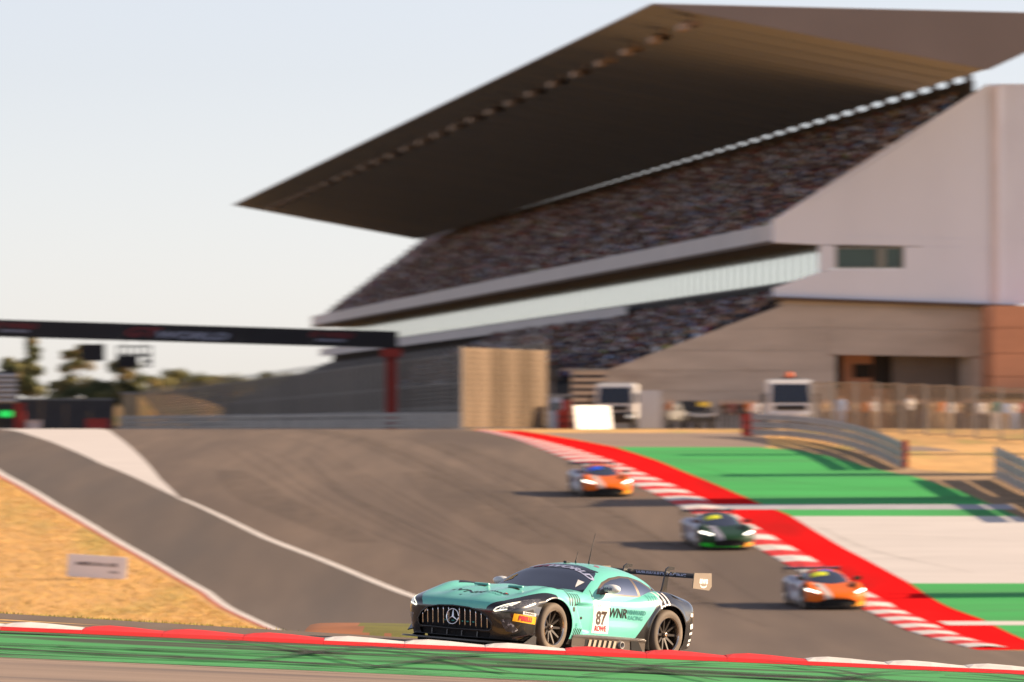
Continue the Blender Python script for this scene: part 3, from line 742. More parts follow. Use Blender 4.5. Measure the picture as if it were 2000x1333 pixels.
# spectator fence on the right
p0, p1 = P(1585, 850, 372), P(2060, 870, 330)
sf = empty('mesh_fence', (p0.x, p0.y, gz(p0.x, p0.y)), 0, 'see-through mesh fence in front of the standing spectators', 'fence')
n = 10
dv = Vector((p1.x - p0.x, p1.y - p0.y, 0)) / n
ang = math.atan2(dv.y, dv.x)
wl = dv.length
mb = MB()
for z in np.arange(0.1, 2.55, 0.16): mb.box((wl / 2, 0, z), (wl, 0.012, 0.018))
for x in np.arange(0.0, wl, 0.2): mb.box((x, 0.01, 1.3), (0.014, 0.012, 2.5))
for z in (0.06, 2.55): mb.box((wl / 2, 0, z), (wl, 0.05, 0.05))
mep = mb.mesh('mesh_panel', [M_net])
mes = MB().box((0, 0, 1.3), (0.09, 0.09, 2.7)).mesh('fence_post', [M_steel])
for i_ in range(n):
    q = p0 + dv * i_
    for nm, m_ in (('mesh_panel', mep), ('fence_post', mes)):
        o = link(nm, m_, sf); o.location = Vector((q.x - p0.x, q.y - p0.y, gz(q.x, q.y) - gz(p0.x, p0.y))); o.rotation_euler = (0, 0, ang)
# service path over the bare earth
sheet('service_path', [(1690, 882), (1790, 879), (1640, 872)], [(2150, 912), (1960, 893), (1800, 872)], 0.006, M_apron)
sheet('earth_strip', [(1500, 876), (1511, 877), (1560, 880), (1640, 897), (1714, 918), (1785, 931), (1881, 962), (2000, 1014), (2120, 1075)], [(1560, 876), (1600, 877), (1700, 880), (1740, 897), (1790, 918), (2010, 931), (2060, 962), (2200, 1014), (2300, 1075)], 0.003, M_bank)

# unseen towers added outside the run-off to throw long shadows over the paint
for k_, (x_, y_, h_, w_) in enumerate(((27.5, 315.0, 8.2, 1.7), (28.0, 290.0, 7.9, 2.0), (27.0, 269.5, 9.6, 4.2), (22.5, 225.0, 4.2, 2.0))):
    t = empty('camera_tower', (x_, y_, gz(x_, y_)), 0, ['slim clad camera tower outside the run-off nearest the crest', 'clad camera tower behind the short guardrail', 'wide tall camera tower beside the white run-off band', 'low camera platform beside the lower green run-off'][k_], 'tower', 'towers along the run-off')
    for sx in (-.7, .7):
        for sy in (-.5, .5): MB().box((sx, sy * w_, h_ / 2), (.10, .10, h_)).build('upright', [M_steel], t)
    MB().box((.76, 0, h_ * .5 - .1), (.04, w_, h_ - .4)).build('cladding', [M_navy], t)
    MB().box((0, 0, h_ - .9), (1.6, w_ + .1, .08)).build('deck', [M_steel], t)
    for sy in (-.5, .5): MB().bar((-.7, sy * w_, .2), (.7, sy * w_, h_ - 1.0), .06).build('brace', [M_steel], t)

# ================================================================== people
def skin_mesh(name, J, Eg, rad, mats, region, sub=1):
    """one continuous body grown over a skeleton; region(center) -> material slot"""
    me = bpy.data.meshes.new(name + '_bones'); me.from_pydata(J, Eg, [])
    o = bpy.data.objects.new(name + '_bones', me); COL.objects.link(o)
    o.modifiers.new('skin', 'SKIN'); m2 = o.modifiers.new('sub', 'SUBSURF'); m2.levels = sub; m2.render_levels = sub
    sv = me.skin_vertices[0].data
    for i_, r_ in enumerate(rad):
        sv[i_].radius = (r_, r_) if not isinstance(r_, tuple) else r_
        sv[i_].use_root = (i_ == 0)
    dg = bpy.context.evaluated_depsgraph_get()
    out = bpy.data.meshes.new_from_object(o.evaluated_get(dg)); out.name = name
    bpy.data.objects.remove(o); bpy.data.meshes.remove(me)
    out.materials.clear()
    for m_ in mats: out.materials.append(m_)
    for p_ in out.polygons:
        p_.material_index = region(p_.center); p_.use_smooth = True
    return out
M_skin = pm('skin', (0.36, 0.20, 0.13), 0.6, 0.08, 8)
M_hair = pm('dark_hair', (0.035, 0.024, 0.018), 0.6, 0.2, 8)
M_shoe = pm('shoe', (0.05, 0.045, 0.045), 0.6)
CLOTH = {n_: pm('cloth_' + n_.replace(' ', '_'), c_, 0.9, 0.12, 6) for n_, c_ in {
    'black': (0.012, 0.011, 0.012), 'navy': (0.018, 0.022, 0.055), 'dark grey': (0.045, 0.043, 0.047), 'maroon': (0.10, 0.016, 0.018), 'brown': (0.07, 0.042, 0.03),
    'white': (0.92, 0.90, 0.88), 'light blue': (0.30, 0.42, 0.66), 'red': (0.42, 0.045, 0.03), 'orange': (0.55, 0.19, 0.05), 'lime': (0.40, 0.48, 0.06), 'beige': (0.50, 0.37, 0.24), 'teal': (0.10, 0.33, 0.30)}.items()}
def body(pose):
    if pose == 'sit':
        J = [(0, 0, .50), (0, .02, .72), (0, .03, .95), (0, .02, 1.06), (0, -.01, 1.16), (0, -.02, 1.27),
             (.17, .03, .97), (.24, -.05, .76), (.14, -.27, .66), (.10, -.33, .65), (-.17, .03, .97), (-.24, -.05, .76), (-.14, -.27, .66), (-.10, -.33, .65),
             (.09, -.02, .49), (.12, -.42, .50), (.12, -.44, .10), (.12, -.56, .05), (-.09, -.02, .49), (-.12, -.42, .50), (-.12, -.44, .10), (-.12, -.56, .05)]
        rad = [.13, (.15, .11), (.16, .11), .055, .085, .075, .06, .045, .038, .04, .06, .045, .038, .04, .09, .068, .048, .04, .09, .068, .048, .04]
        trunk_lo, head_lo = .58, 1.08
    else:
        up = pose == 'watch'
        J = [(0, 0, .95), (0, .01, 1.15), (0, .02, 1.38), (0, .01, 1.50), (0, -.02, 1.60), (0, -.02, 1.71)]
        if up: J += [(.18, .02, 1.41), (.26, -.08, 1.18), (.12, -.26, 1.40), (.07, -.28, 1.50), (-.18, .02, 1.41), (-.26, -.08, 1.18), (-.12, -.26, 1.40), (-.07, -.28, 1.50)]
        else: J += [(.18, .02, 1.41), (.25, .03, 1.14), (.24, -.08, .90), (.23, -.11, .81), (-.18, .02, 1.41), (-.25, .03, 1.14), (-.22, -.12, .92), (-.20, -.17, .84)]
        J += [(.10, 0, .90), (.11, -.02, .50), (.12, .02, .09), (.13, -.13, .04), (-.10, 0, .90), (-.11, -.02, .50), (-.13, .03, .09), (-.14, -.12, .04)]
        rad = [.135, (.145, .105), (.165, .11), .055, .085, .075, .065, .047, .038, .042, .065, .047, .038, .042, .09, .062, .045, .042, .09, .062, .045, .042]
        trunk_lo, head_lo = .98, 1.52
    Eg = [(0, 1), (1, 2), (2, 3), (3, 4), (4, 5), (2, 6), (6, 7), (7, 8), (8, 9), (2, 10), (10, 11), (11, 12), (12, 13), (0, 14), (14, 15), (15, 16), (16, 17), (0, 18), (18, 19), (19, 20), (20, 21)]
    segs_ = [(Vector(J[a_]), Vector(J[b_])) for a_, b_ in Eg]
    def region(c):
        best, bi = 9, 0
        for i_, (p_, q_) in enumerate(segs_):
            d_ = q_ - p_; t_ = max(0, min(1, (c - p_).dot(d_) / d_.dot(d_))); dd = (c - p_ - d_ * t_).length
            if dd < best: best, bi = dd, i_
        if bi in (3, 4) or c.z > head_lo + .02:
            return 3 if (c.z > head_lo + .14 or c.y > .04) else 0
        if bi in (8, 12): return 0
        if bi in (16, 20): return 4
        if bi >= 13 and not (bi in (13, 17) and c.z > trunk_lo + .02): return 2
        return 1 if c.z > trunk_lo - .04 or bi in (5, 6, 7, 9, 10, 11) else 2
    return skin_mesh('person_' + pose, J, Eg, rad, [M_skin, CLOTH['black'], CLOTH['navy'], M_hair, M_shoe], region)
BODY = {p_: body(p_) for p_ in ('sit', 'stand', 'watch')}
HAIRS = [M_hair, pm('brown_hair', (0.10, 0.055, 0.03), 0.6), pm('fair_hair', (0.32, 0.20, 0.09), 0.6), pm('pale_cap', (0.55, 0.52, 0.5), 0.8)]
def person(loc, rz, pose, top, legs, label, group, scale=1.0):
    o = bpy.data.objects.new('person', BODY[pose]); COL.objects.link(o)
    o.location = loc; o.rotation_euler = (0, 0, rz); o.scale = (scale,) * 3
    for k_, m_ in ((1, CLOTH[top]), (2, CLOTH[legs]), (3, HAIRS[rng.choice(4, p=[.5, .25, .1, .15])])):
        o.material_slots[k_].link = 'OBJECT'; o.material_slots[k_].material = m_
    return tag(o, label, 'person', group)

# seats of both tiers; the nearest are people of their own, the rest one crowd
seats = []
for r in range(NR):
    a0, h0 = upper(r)
    for b in np.arange(B0 + 0.9, B1 - 1.0, 0.55):
        if rng.random() < 0.90 and (b - B0) % 21.0 > 1.2: seats.append((a0 + 0.42, b + rng.uniform(-.08, .08), h0, 'upper'))
for r in range(NL):
    a0, h0 = lower(r)
    for b in np.arange(B0 + 0.9, 190, 0.55):
        if rng.random() < 0.82 and (b - B0) % 21.0 > 1.2: seats.append((a0 + 0.42, b + rng.uniform(-.08, .08), h0, 'lower'))
pal = ['black', 'navy', 'dark grey', 'maroon', 'brown', 'white', 'light blue', 'red', 'orange', 'lime', 'beige']
prb = np.array([.34, .25, .11, .03, .03, .10, .085, .032, .012, .012, .012]); prb /= prb.sum()
THETA = math.atan2(-UU.x, UU.y)
seats.sort(key=lambda s: s[1] + (6 if s[3] == 'lower' and s[0] < 4 else 0))
NSEAT = 262
ORD = ['first', 'second', 'third', 'fourth', 'fifth', 'sixth', 'seventh', 'eighth', 'ninth', 'tenth', 'eleventh', 'twelfth', 'thirteenth', 'fourteenth', 'fifteenth', 'sixteenth', 'seventeenth', 'eighteenth', 'nineteenth', 'twentieth']
seen_row = {}
for s in seats[:NSEAT]:
    top = pal[rng.choice(len(pal), p=prb)]
    row = int(round((s[0] - .42 - 11.6) / 11.4 * NR)) if s[3] == 'upper' else int(round((s[0] - .42 - 1.3) / 11.9 * NL))
    k_ = seen_row.get((s[3], row), 0); seen_row[(s[3], row)] = k_ + 1
    person(S(s[0], s[1], s[2] - 0.02), THETA + rng.uniform(-.35, .35), 'sit', top, ['navy', 'black', 'brown', 'dark grey'][rng.integers(4)],
           'spectator in a %s top, %s from the end wall, %s row of %s tier' % (top, ORD[min(k_, 19)], ORD[row], s[3]), 'spectators seated nearest to the end wall', rng.uniform(.92, 1.05))
# low-detail seated figure for the rest
def lowfig():
    V, Fs, mi = [], [], []
    def ring(z, rx, ry, cy=0.0, n=5):
        b_ = len(V)
        for k_ in range(n):
            t_ = 2 * math.pi * k_ / n + .3
            V.append((rx * math.cos(t_), cy + ry * math.sin(t_), z))
        return b_
    def join(a_, b_, m_, n=5):
        for k_ in range(n): Fs.append((a_ + k_, a_ + (k_ + 1) % n, b_ + (k_ + 1) % n, b_ + k_)); mi.append(m_)
    r0 = ring(.42, .19, .15); r1 = ring(.78, .21, .14, .02); r2 = ring(1.0, .20, .11, .03); r3 = ring(1.07, .06, .06, .02); r4 = ring(1.16, .09, .10, -.01); r5 = ring(1.30, .05, .06, 0)
    join(r0, r1, 1); join(r1, r2, 1); join(r2, r3, 1); join(r3, r4, 0); join(r4, r5, 2)
    b_ = len(V)
    for y_, z0_, z1_ in ((0, .40, .56), (-.45, .40, .55), (-.48, 0, .1)):
        V.extend([(-.17, y_, z0_), (.17, y_, z0_), (.17, y_, z1_), (-.17, y_, z1_)])
    Fs.append((b_ + 3, b_ + 2, b_ + 6, b_ + 7)); mi.append(3)
    Fs.append((b_ + 7, b_ + 6, b_ + 9, b_ + 8)); mi.append(3)
    Fs.append((b_, b_ + 3, b_ + 7, b_ + 4)); mi.append(3); Fs.append((b_ + 1, b_ + 5, b_ + 6, b_ + 2)); mi.append(3)
    return np.array(V), np.array(Fs), np.array(mi)
LV, LF, LM = lowfig()
rest = seats[NSEAT:]
n = len(rest); nv = len(LV)
ths = THETA + rng.uniform(-.3, .3, n); scs = rng.uniform(.9, 1.06, n)
base = np.array([S(s[0], s[1], s[2] - 0.02) for s in rest])
c_, s_ = np.cos(ths), np.sin(ths)
VX = LV[None] * scs[:, None, None]
W = np.stack([VX[:, :, 0] * c_[:, None] - VX[:, :, 1] * s_[:, None], VX[:, :, 0] * s_[:, None] + VX[:, :, 1] * c_[:, None], VX[:, :, 2]], 2) + base[:, None, :]
FF = (LF[None] + (np.arange(n) * nv)[:, None, None]).reshape(-1, 4)
cm = [M_skin, M_hair] + [CLOTH[p_] for p_ in pal]
tops = rng.choice(len(pal), n, p=prb) + 2; legs_ = rng.choice([2, 3, 4, 6], n); hr = rng.choice([1, 1, 1, 1, 3, 2, 6, 5, 9, 7, 8, 4], n)
tab = np.stack([np.zeros(n, int), tops, hr, legs_], 1)
mi = tab[:, LM].reshape(-1)
tag(link('crowd', mesh_np('crowd', W.reshape(-1, 3), FF, cm, mi)), 'dense seated crowd filling both tiers of the grandstand', 'crowd', kind='stuff')

# people standing behind the fence on the right
stand_list = [  # px, distance, pose, top, legs, wording
    (1642, 381, 'stand', 'light blue', 'light blue', 'person in pale blue overalls standing behind the left end of the mesh fence', 1.12),
    (1612, 388, 'watch', 'beige', 'brown', 'person in a beige top standing between the white truck and the mesh fence', 1),
    (1668, 384, 'watch', 'beige', 'brown', 'person in beige standing right of the person in pale blue', 1),
    (1690, 379, 'stand', 'orange', 'dark grey', 'person in an orange top standing behind the mesh fence', 1),
    (1708, 383, 'watch', 'white', 'beige', 'person in a white top and beige trousers behind the mesh fence', 1.05),
    (1732, 379, 'stand', 'beige', 'brown', 'person in beige beside the dark shutter behind the fence', 1),
    (1752, 386, 'stand', 'dark grey', 'black', 'person dressed in dark grey behind the mesh fence', .95),
    (1778, 378, 'watch', 'white', 'dark grey', 'tall person in a white shirt and dark grey trousers behind the fence', 1.14),
    (1800, 383, 'stand', 'brown', 'navy', 'person in a brown top behind the mesh fence', 1),
    (1820, 377, 'watch', 'beige', 'beige', 'person all in beige with raised arms behind the fence', 1),
    (1838, 382, 'stand', 'orange', 'beige', 'person in an orange top and beige trousers behind the fence', 1.04),
    (1855, 377, 'stand', 'white', 'beige', 'person in a white top beside the orange and beige pair', 1),
    (1872, 381, 'watch', 'beige', 'navy', 'person in a beige top and navy trousers behind the fence', .97),
    (1890, 378, 'stand', 'dark grey', 'brown', 'person in dark grey and brown by the concrete column', 1.02),
    (1915, 366, 'stand', 'white', 'navy', 'person in white and navy near the right end of the fence', 1.0),
    (1930, 368, 'watch', 'beige', 'dark grey', 'person in beige and dark grey near the right end of the fence', 1.0),
    (1945, 364, 'stand', 'teal', 'white', 'person in a teal top and white trousers behind the fence', 1.05),
    (1962, 367, 'stand', 'light blue', 'beige', 'person in a light blue top and beige trousers behind the fence', .98),
    (1980, 364, 'watch', 'white', 'light blue', 'person in a white top and light blue trousers at the right edge', 1.0),
    (1995, 368, 'stand', 'red', 'navy', 'person in a red top at the right edge behind the fence', 1.0),
    (1310, 407, 'stand', 'orange', 'navy', 'person in an orange top behind the dark pickup', 1.06),
    (1325, 404, 'watch', 'orange', 'dark grey', 'person in an orange top and dark grey trousers behind the pickup', .98),
    (1348, 410, 'stand', 'beige', 'navy', 'person in beige standing behind the pickup roof', 1.0),
    (1372, 405, 'stand', 'red', 'black', 'person in a red top behind the dark pickup', 1.03),
    (1412, 404, 'watch', 'brown', 'black', 'person in a brown top right of the dark pickup', 1.0),
    (1428, 406, 'stand', 'maroon', 'black', 'person in a maroon top right of the dark pickup', 1.03),
    (1446, 403, 'stand', 'black', 'black', 'person dressed in black left of the white truck with a beacon', 1.0),
    (1462, 405, 'watch', 'orange', 'black', 'person in an orange top and black trousers by the white truck', 1.04),
    (1476, 402, 'stand', 'white', 'navy', 'person in a white top leaning by the white truck', 1.0),
]
for px, d_, pose, top, lg, lab, sc_ in stand_list:
    X_ = (px - 1000) / F * d_
    person((X_, d_, gz(X_, d_)), rng.uniform(-.5, .3), pose, top, lg, lab, 'people standing around the paddock fence', sc_)

# ================================================================== service vehicles and odds and ends by the crest
M_wpaint = pm('white_vehicle_paint', (0.72, 0.71, 0.70), 0.35, 0.04, 0.8, coat=0.4)
M_blk = pm('black_plastic', (0.018, 0.017, 0.018), 0.5, 0.15, 3)
M_scr = pm('dark_windscreen', (0.015, 0.02, 0.032), 0.06, 0.1, 1, spec=0.8)
M_tyre = pm('tyre_rubber', (0.028, 0.026, 0.024), 0.75, 0.2, 4)
M_chr = pm('chrome', (0.75, 0.75, 0.76), 0.12, 0.03, 2, metal=1.0)
M_amber = pm('amber_lens', (0.75, 0.14, 0.03), 0.3, 0.05, 2)
def vwheel(parent, x, y, r, w):
    t = MB(); t.lathe([(-w / 2, r * .62), (-w / 2, r * .94), (-w * .4, r), (w * .4, r), (w / 2, r * .94), (w / 2, r * .62)], 20, axis='X')
    o = t.build('wheel', [M_tyre], parent, True); o.location = (x, y, r)
    m_ = MB(); m_.lathe([(-w * .42, 0.001), (-w * .42, r * .3), (-w * .3, r * .62), (w * .3, r * .62), (w * .42, r * .3), (w * .42, 0.001)], 16, axis='X')
    m_.build('rim', [M_steel], o, True)
def truck(loc, rz, label, low, w=2.3, h=2.6, beacon=False):
    """cab-over lorry facing -Y"""
    t = empty('service_truck', loc, rz, label, 'truck')
    hw = w / 2
    # cab side profile with a raked screen
    prof = [(-1.0, 0.95), (-0.98, 1.45), (-0.72, h - 0.12), (-0.5, h), (0.9, h), (0.9, 0.55), (-1.0, 0.55)]
    MB().prism(prof, -hw, hw, lambda u, v, q_: (q_, u, v)).build('cab', [M_wpaint], t, bevel=0.06)
    MB().prism([(-1.08, 0.40), (-1.10, 0.85), (-1.02, 1.02), (-0.9, 1.02), (-0.9, 0.40)], -hw - .01, hw + .01, lambda u, v, q_: (q_, u, v)).build('bumper', [low], t, bevel=0.05)
    sw = hw * .86
    MB().add([(-sw, -0.985, 1.47), (sw, -0.985, 1.47), (sw * .94, -0.755, h - .22), (-sw * .94, -0.755, h - .22), (-sw, -0.94, 1.47), (sw, -0.94, 1.47), (sw * .94, -0.7, h - .22), (-sw * .94, -0.7, h - .22)],
             [(0, 1, 2, 3), (0, 4, 5, 1), (1, 5, 6, 2), (2, 6, 7, 3), (3, 7, 4, 0)]).build('windscreen', [M_scr], t)
    MB().box((0, -1.02, 1.2), (w * .7, 0.06, 0.28)).build('grille', [M_blk], t)
    for s in (-1, 1):
        MB().box((s * hw * .78, -1.11, .72), (0.34, 0.06, 0.2)).build('headlight', [M_chr], t, bevel=.02)
        m_ = MB().box((s * (hw + .22), -0.85, 1.75), (0.2, 0.14, 0.5)); m_.bar((s * hw, -0.8, 1.95), (s * (hw + .2), -0.85, 1.9), 0.05)
        m_.build('mirror', [M_blk], t)
        MB().box((s * (hw + .004), -0.1, 1.8), (0.02, 0.8, 0.62)).build('side_window', [M_scr], t)
        for y_ in (-0.3, 3.2): vwheel(t, s * (hw - .15), y_, 0.42, 0.26)
    MB().box((0, 0.0, h + .04), (w * .92, .5, .08)).build('roof_visor', [M_wpaint], t, bevel=.03)
    MB().box((0, 2.8, 1.0), (w * .95, 3.7, .9)).build('load_bed', [M_wpaint], t, bevel=.03)
    MB().box((0, 1.6, .5), (w * .5, 5.2, .3)).build('chassis', [M_blk], t)
    if beacon:
        o = MB().box((0, 0, 0), (.9, .3, .1)).build('light_bar', [M_blk], t); o.location = (0, 0, h + .13)
        MB().lathe([(0.05, .001), (0.05, .2), (.32, .17), (.38, .001)], 12, axis='Z').build('beacon', [M_amber], o, True)
    return t
def onground(px, d_): 
    X_ = (px - 1000) / F * d_
    return Vector((X_, d_, gz(X_, d_)))
truck(onground(1205, 398), R(-8), 'white lorry with a black nose beside the slatted stair', M_blk)
truck(onground(1541, 388), R(3), 'white truck with an orange beacon behind the curved guardrail', M_wpaint, 2.6, 2.75, True)

# dark pickup
t = empty('pickup', onground(1349, 399), R(14), 'dark pickup with a yellow board standing under the concrete gable', 'pickup')
MB().prism([(-2.4, .45), (-2.45, .8), (-2.3, 1.0), (-1.2, 1.08), (2.5, 1.08), (2.55, .5)], -.92, .92, lambda u, v, q_: (q_, u, v)).build('body', [pm('dark_car_paint', (0.02, 0.022, 0.03), .3, .1, 1, coat=.6)], t, bevel=.07)
MB().prism([(-1.15, 1.06), (-.45, 1.62), (1.1, 1.64), (1.4, 1.06)], -.80, .80, lambda u, v, q_: (q_, u, v)).build('cabin', [pm('dark_car_paint', (0.02, 0.022, 0.03))], t, bevel=.06)
MB().add([(-.72, -1.12, 1.12), (.72, -1.12, 1.12), (.66, -.50, 1.60), (-.66, -.50, 1.60), (-.72, -1.05, 1.12), (.72, -1.05, 1.12), (.66, -.43, 1.60), (-.66, -.43, 1.60)], [(0, 1, 2, 3), (0, 4, 5, 1), (2, 6, 7, 3), (1, 5, 6, 2), (3, 7, 4, 0)]).build('windscreen', [M_scr], t)
MB().box((0, -2.42, .78), (1.1, .1, .2)).build('grille', [M_chr], t, bevel=.02)
MB().box((0, -2.47, .52), (1.8, .14, .22)).build('bumper', [M_blk], t, bevel=.03)
for s in (-1, 1):
    MB().box((s * .72, -2.40, .85), (.3, .12, .18)).build('headlight', [M_chr], t, bevel=.02)
    MB().box((s * 1.03, -.75, 1.15), (.2, .12, .16)).build('mirror', [M_blk], t, bevel=.02)
    for y_ in (-1.5, 1.6): vwheel(t, s * .82, y_, .38, .24)
MB().box((.55, -.85, 1.42), (.72, .05, .3)).build('roof_sign', [pm('yellow_board', (.62, .42, .04), .6)], t)
# screens, boards and the marshal's post
b_ = empty('display_board', onground(1268, 396), R(4), 'tall pale blue-white panel standing beside the black-nosed lorry', 'board')
MB().box((0, 0, 1.12), (1.28, .08, 2.2)).build('sheet', [pm('pale_panel', (.52, .56, .62), .6, .05, .5)], b_, bevel=.015)
for x in (-.55, .55): MB().box((x, .12, .45), (.06, .3, .9)).build('foot', [M_steel], b_)
b_ = empty('white_board', onground(1158, 392), R(52), 'blank white board leaning in full sun at the end of the guardrail', 'board')
MB().box((0, 0, .66), (3.3, .07, 1.35), M=Matrix.Rotation(R(-8), 3, 'X')).build('board', [M_wpaint], b_, bevel=.01)
for x in (-1.2, 1.2): MB().bar((x, .1, 1.2), (x, .7, 0), .06).build('strut', [M_steel], b_)
b_ = empty('stair_scaffold', onground(1150, 410), R(0), 'slatted beige scaffold stair behind the white lorry', 'scaffold')
for s in (-1, 1):
    for y_ in (-.5, .5): MB().box((s * 1.0, y_, 1.75), (.08, .08, 3.5)).build('upright', [M_steel], b_)
msl = MB().box((0, 0, 0), (2.1, .05, .24)).mesh('slat', [pm('beige_board', (.50, .40, .30), .8, .1, 2)])
for k_ in range(8):
    o = link('slat', msl, b_); o.location = (0, -.56, .55 + k_ * .4)
MB().box((-.2, 0, 3.55), (2.9, 1.2, .1)).build('canopy', [M_steel], b_)
b_ = empty('loudspeaker', P(1079, 742, 411), 0, 'black loudspeaker box mounted left of the scaffold stair', 'loudspeaker')
b_.location.z = EYE + .97
MB().box((0, 0, 3.4), (.85, .6, .95)).build('cabinet', [M_blk], b_, bevel=.03)
MB().box((0, .1, 1.5), (.09, .09, 3.0)).build('pole', [M_steel], b_)
MB().lathe([(-.31, .001), (-.31, .3), (-.29, .33)], 16, axis='Y', c=(0, 0, 3.3)).build('cone', [pm('speaker_cone', (.06, .06, .06), .8)], b_)
b_ = empty('marshal_post', onground(1098, 402), 0, 'narrow red and white marshal hut at the end of the guardrail', 'hut')
MB().box((.25, 0, .85), (.5, .8, 1.7)).build('red_wall', [M_red2], b_)
MB().box((-.35, .1, .95), (.7, .8, 1.9)).build('white_wall', [M_wall], b_)
MB().box((-.1, 0, 1.98), (1.6, 1.2, .12)).build('roof', [M_steel], b_)
MB().box((-.35, -.31, 1.3), (.5, .04, .5)).build('window', [M_scr], b_)

# ================================================================== far left: banks, trees, wall, timing board
hv = []
hx = np.linspace(-110, -30, 30); hy = np.linspace(770, 1100, 26)
for yy in hy:
    for xx in hx:
        t_ = min(1, (yy - 770) / 70); e_ = max(0, min(1, (-30 - xx) / 14)) * max(0, min(1, (xx + 110) / 10))
        hv.append((xx, yy, gz(xx, yy) - .5 + (4.0 + .7 * math.sin(xx * .21 + yy * .02) + .4 * math.sin(xx * .6)) * (t_ * t_ * (3 - 2 * t_)) * e_ ** .5))
nh = len(hx)
tag(link('dry_bank', mesh_np('dry_bank', hv, [(r * nh + c, r * nh + c + 1, (r + 1) * nh + c + 1, (r + 1) * nh + c) for r in range(len(hy) - 1) for c in range(nh - 1)], M_soil, smooth=True)), kind='structure')

LEAF = [pm('leaf_dark', (0.10, 0.115, 0.045), .8, .3, 1.5), pm('leaf_mid', (0.20, 0.19, 0.07), .8, .3, 1.5), pm('leaf_dry', (0.34, 0.26, 0.10), .85, .3, 1.5)]
M_bark = pm('bark', (0.12, 0.085, 0.06), .9, .2, 3)
def plant(name, loc, h, w, label, cat, clumps, leaf=.34, nl=420, trunk=True, seed=0, group=None, cone=False, mixw=(.35, .4, .25)):
    rg = np.random.default_rng(seed)
    t = empty(name, loc, 0, label, cat, group)
    cl = []
    for c_ in range(clumps):
        u = rg.random()
        if cone: z = h * (.18 + .80 * u); rr = w / 2 * (1.08 - u) * rg.uniform(.25, 1)
        else: z = h * (.35 + .55 * u) if trunk else h * (.15 + .7 * u); rr = w / 2 * math.sqrt(max(.05, 1 - ((u - .45) / .62) ** 2)) * rg.uniform(.2, .95)
        an = rg.uniform(0, 2 * math.pi)
        cl.append((rr * math.cos(an), rr * math.sin(an), z, rg.uniform(.12, .24) * w * (1.15 - .5 * u)))
    if trunk:
        m_ = MB(); m_.tube([(0, 0, -.6), (.05 * h * .2, 0, h * .3), (0, .04 * h * .2, h * .62), (0, 0, h * .93)], [h * .022, h * .017, h * .011, h * .003], 7)
        for (x, y_, z, r_) in cl[::3]:
            z0 = max(h * .22, z - .18 * h); m_.tube([(0, 0, z0), (x * .55, y_ * .55, (z0 + z) / 2 + .02 * h), (x, y_, z)], [h * .008, h * .005, h * .002], 5)
        m_.build('trunk', [M_bark], t, True)
    Vs, Fs, mi_ = [], [], []
    for (x, y_, z, r_) in cl:
        k_ = rg.choice(3, p=mixw)
        d_ = rg.normal(size=(nl, 3)); d_ /= np.linalg.norm(d_, axis=1)[:, None]
        pt_ = d_ * (r_ * rg.random((nl, 1)) ** .45) * np.array([1, 1, .72]) + np.array([x, y_, z])
        a_ = rg.normal(size=(nl, 3)); a_ /= np.linalg.norm(a_, axis=1)[:, None]
        b2 = np.cross(a_, d_); b2 /= np.linalg.norm(b2, axis=1)[:, None] + 1e-9
        s_ = leaf * rg.uniform(.5, 1.1, (nl, 1))
        b0_ = len(Vs)
        q_ = np.stack([pt_ - a_ * s_ * .5, pt_ + b2 * s_ * .28, pt_ + a_ * s_ * .5, pt_ - b2 * s_ * .28], 1).reshape(-1, 3)
        Vs.extend(map(tuple, q_)); Fs.extend([(b0_ + 4 * i_, b0_ + 4 * i_ + 1, b0_ + 4 * i_ + 2, b0_ + 4 * i_ + 3) for i_ in range(nl)]); mi_.extend([k_] * nl)
    Vs = np.array(Vs); Fs = np.array(Fs)
    link('crown' if trunk else 'foliage', mesh_np('crown', Vs, Fs, LEAF, mi_), t)
    return t
def at(px, py, d_): return P(px, py, d_)
TG = 'trees on the dry bank'
plant('tree', at(64, 792, 765), 7.6, 4.4, 'tall dark pointed tree on the dry bank at the far left', 'tree', 46, .36, 300, True, 3, TG, True, (.35, .45, .2))
plant('tree', at(150, 790, 790), 7.4, 4.2, 'loose olive tree behind the hanging video screen', 'tree', 26, .38, 230, True, 5, TG, False, (.2, .4, .4))
plant('tree', at(245, 790, 800), 6.0, 4.6, 'low olive tree right of the video screen below the light board', 'tree', 24, .38, 230, True, 9, TG, False, (.25, .45, .3))
plant('tree', at(20, 785, 740), 5.0, 4.2, 'round bushy tree at the very left edge', 'tree', 30, .36, 260, True, 11, TG, False, (.35, .45, .2))
plant('shrub', at(118, 792, 730), 2.9, 4.0, 'yellowish shrub between the pointed tree and the olive tree', 'shrub', 18, .32, 240, False, 13, 'shrubs along the bank', False, (.15, .4, .45))
plant('shrub', at(172, 800, 700), 3.3, 5.2, 'wide dark shrub in front of the loose olive tree', 'shrub', 26, .32, 260, False, 14, 'shrubs along the bank', False, (.75, .2, .05))
plant('shrub', at(228, 800, 690), 3.4, 4.0, 'dark shrub left of the beige pillar', 'shrub', 24, .32, 260, False, 15, 'shrubs along the bank', False, (.7, .25, .05))
plant('hedge', at(352, 800, 860), 5.2, 8.0, 'tall rounded hedge top showing above the far end of the fence', 'hedge', 44, .36, 300, False, 16, 'hedges behind the fence', False, (.3, .5, .2))
plant('hedge', at(440, 800, 880), 4.9, 9.0, 'lower hedge right of the rounded hedge behind the fence', 'hedge', 44, .36, 300, False, 17, 'hedges behind the fence', False, (.3, .45, .25))
plant('hedge', at(530, 800, 900), 5.1, 8.0, 'thin hedge between the low hedge and the grandstand', 'hedge', 40, .36, 280, False, 18, 'hedges behind the fence', False, (.3, .45, .25))
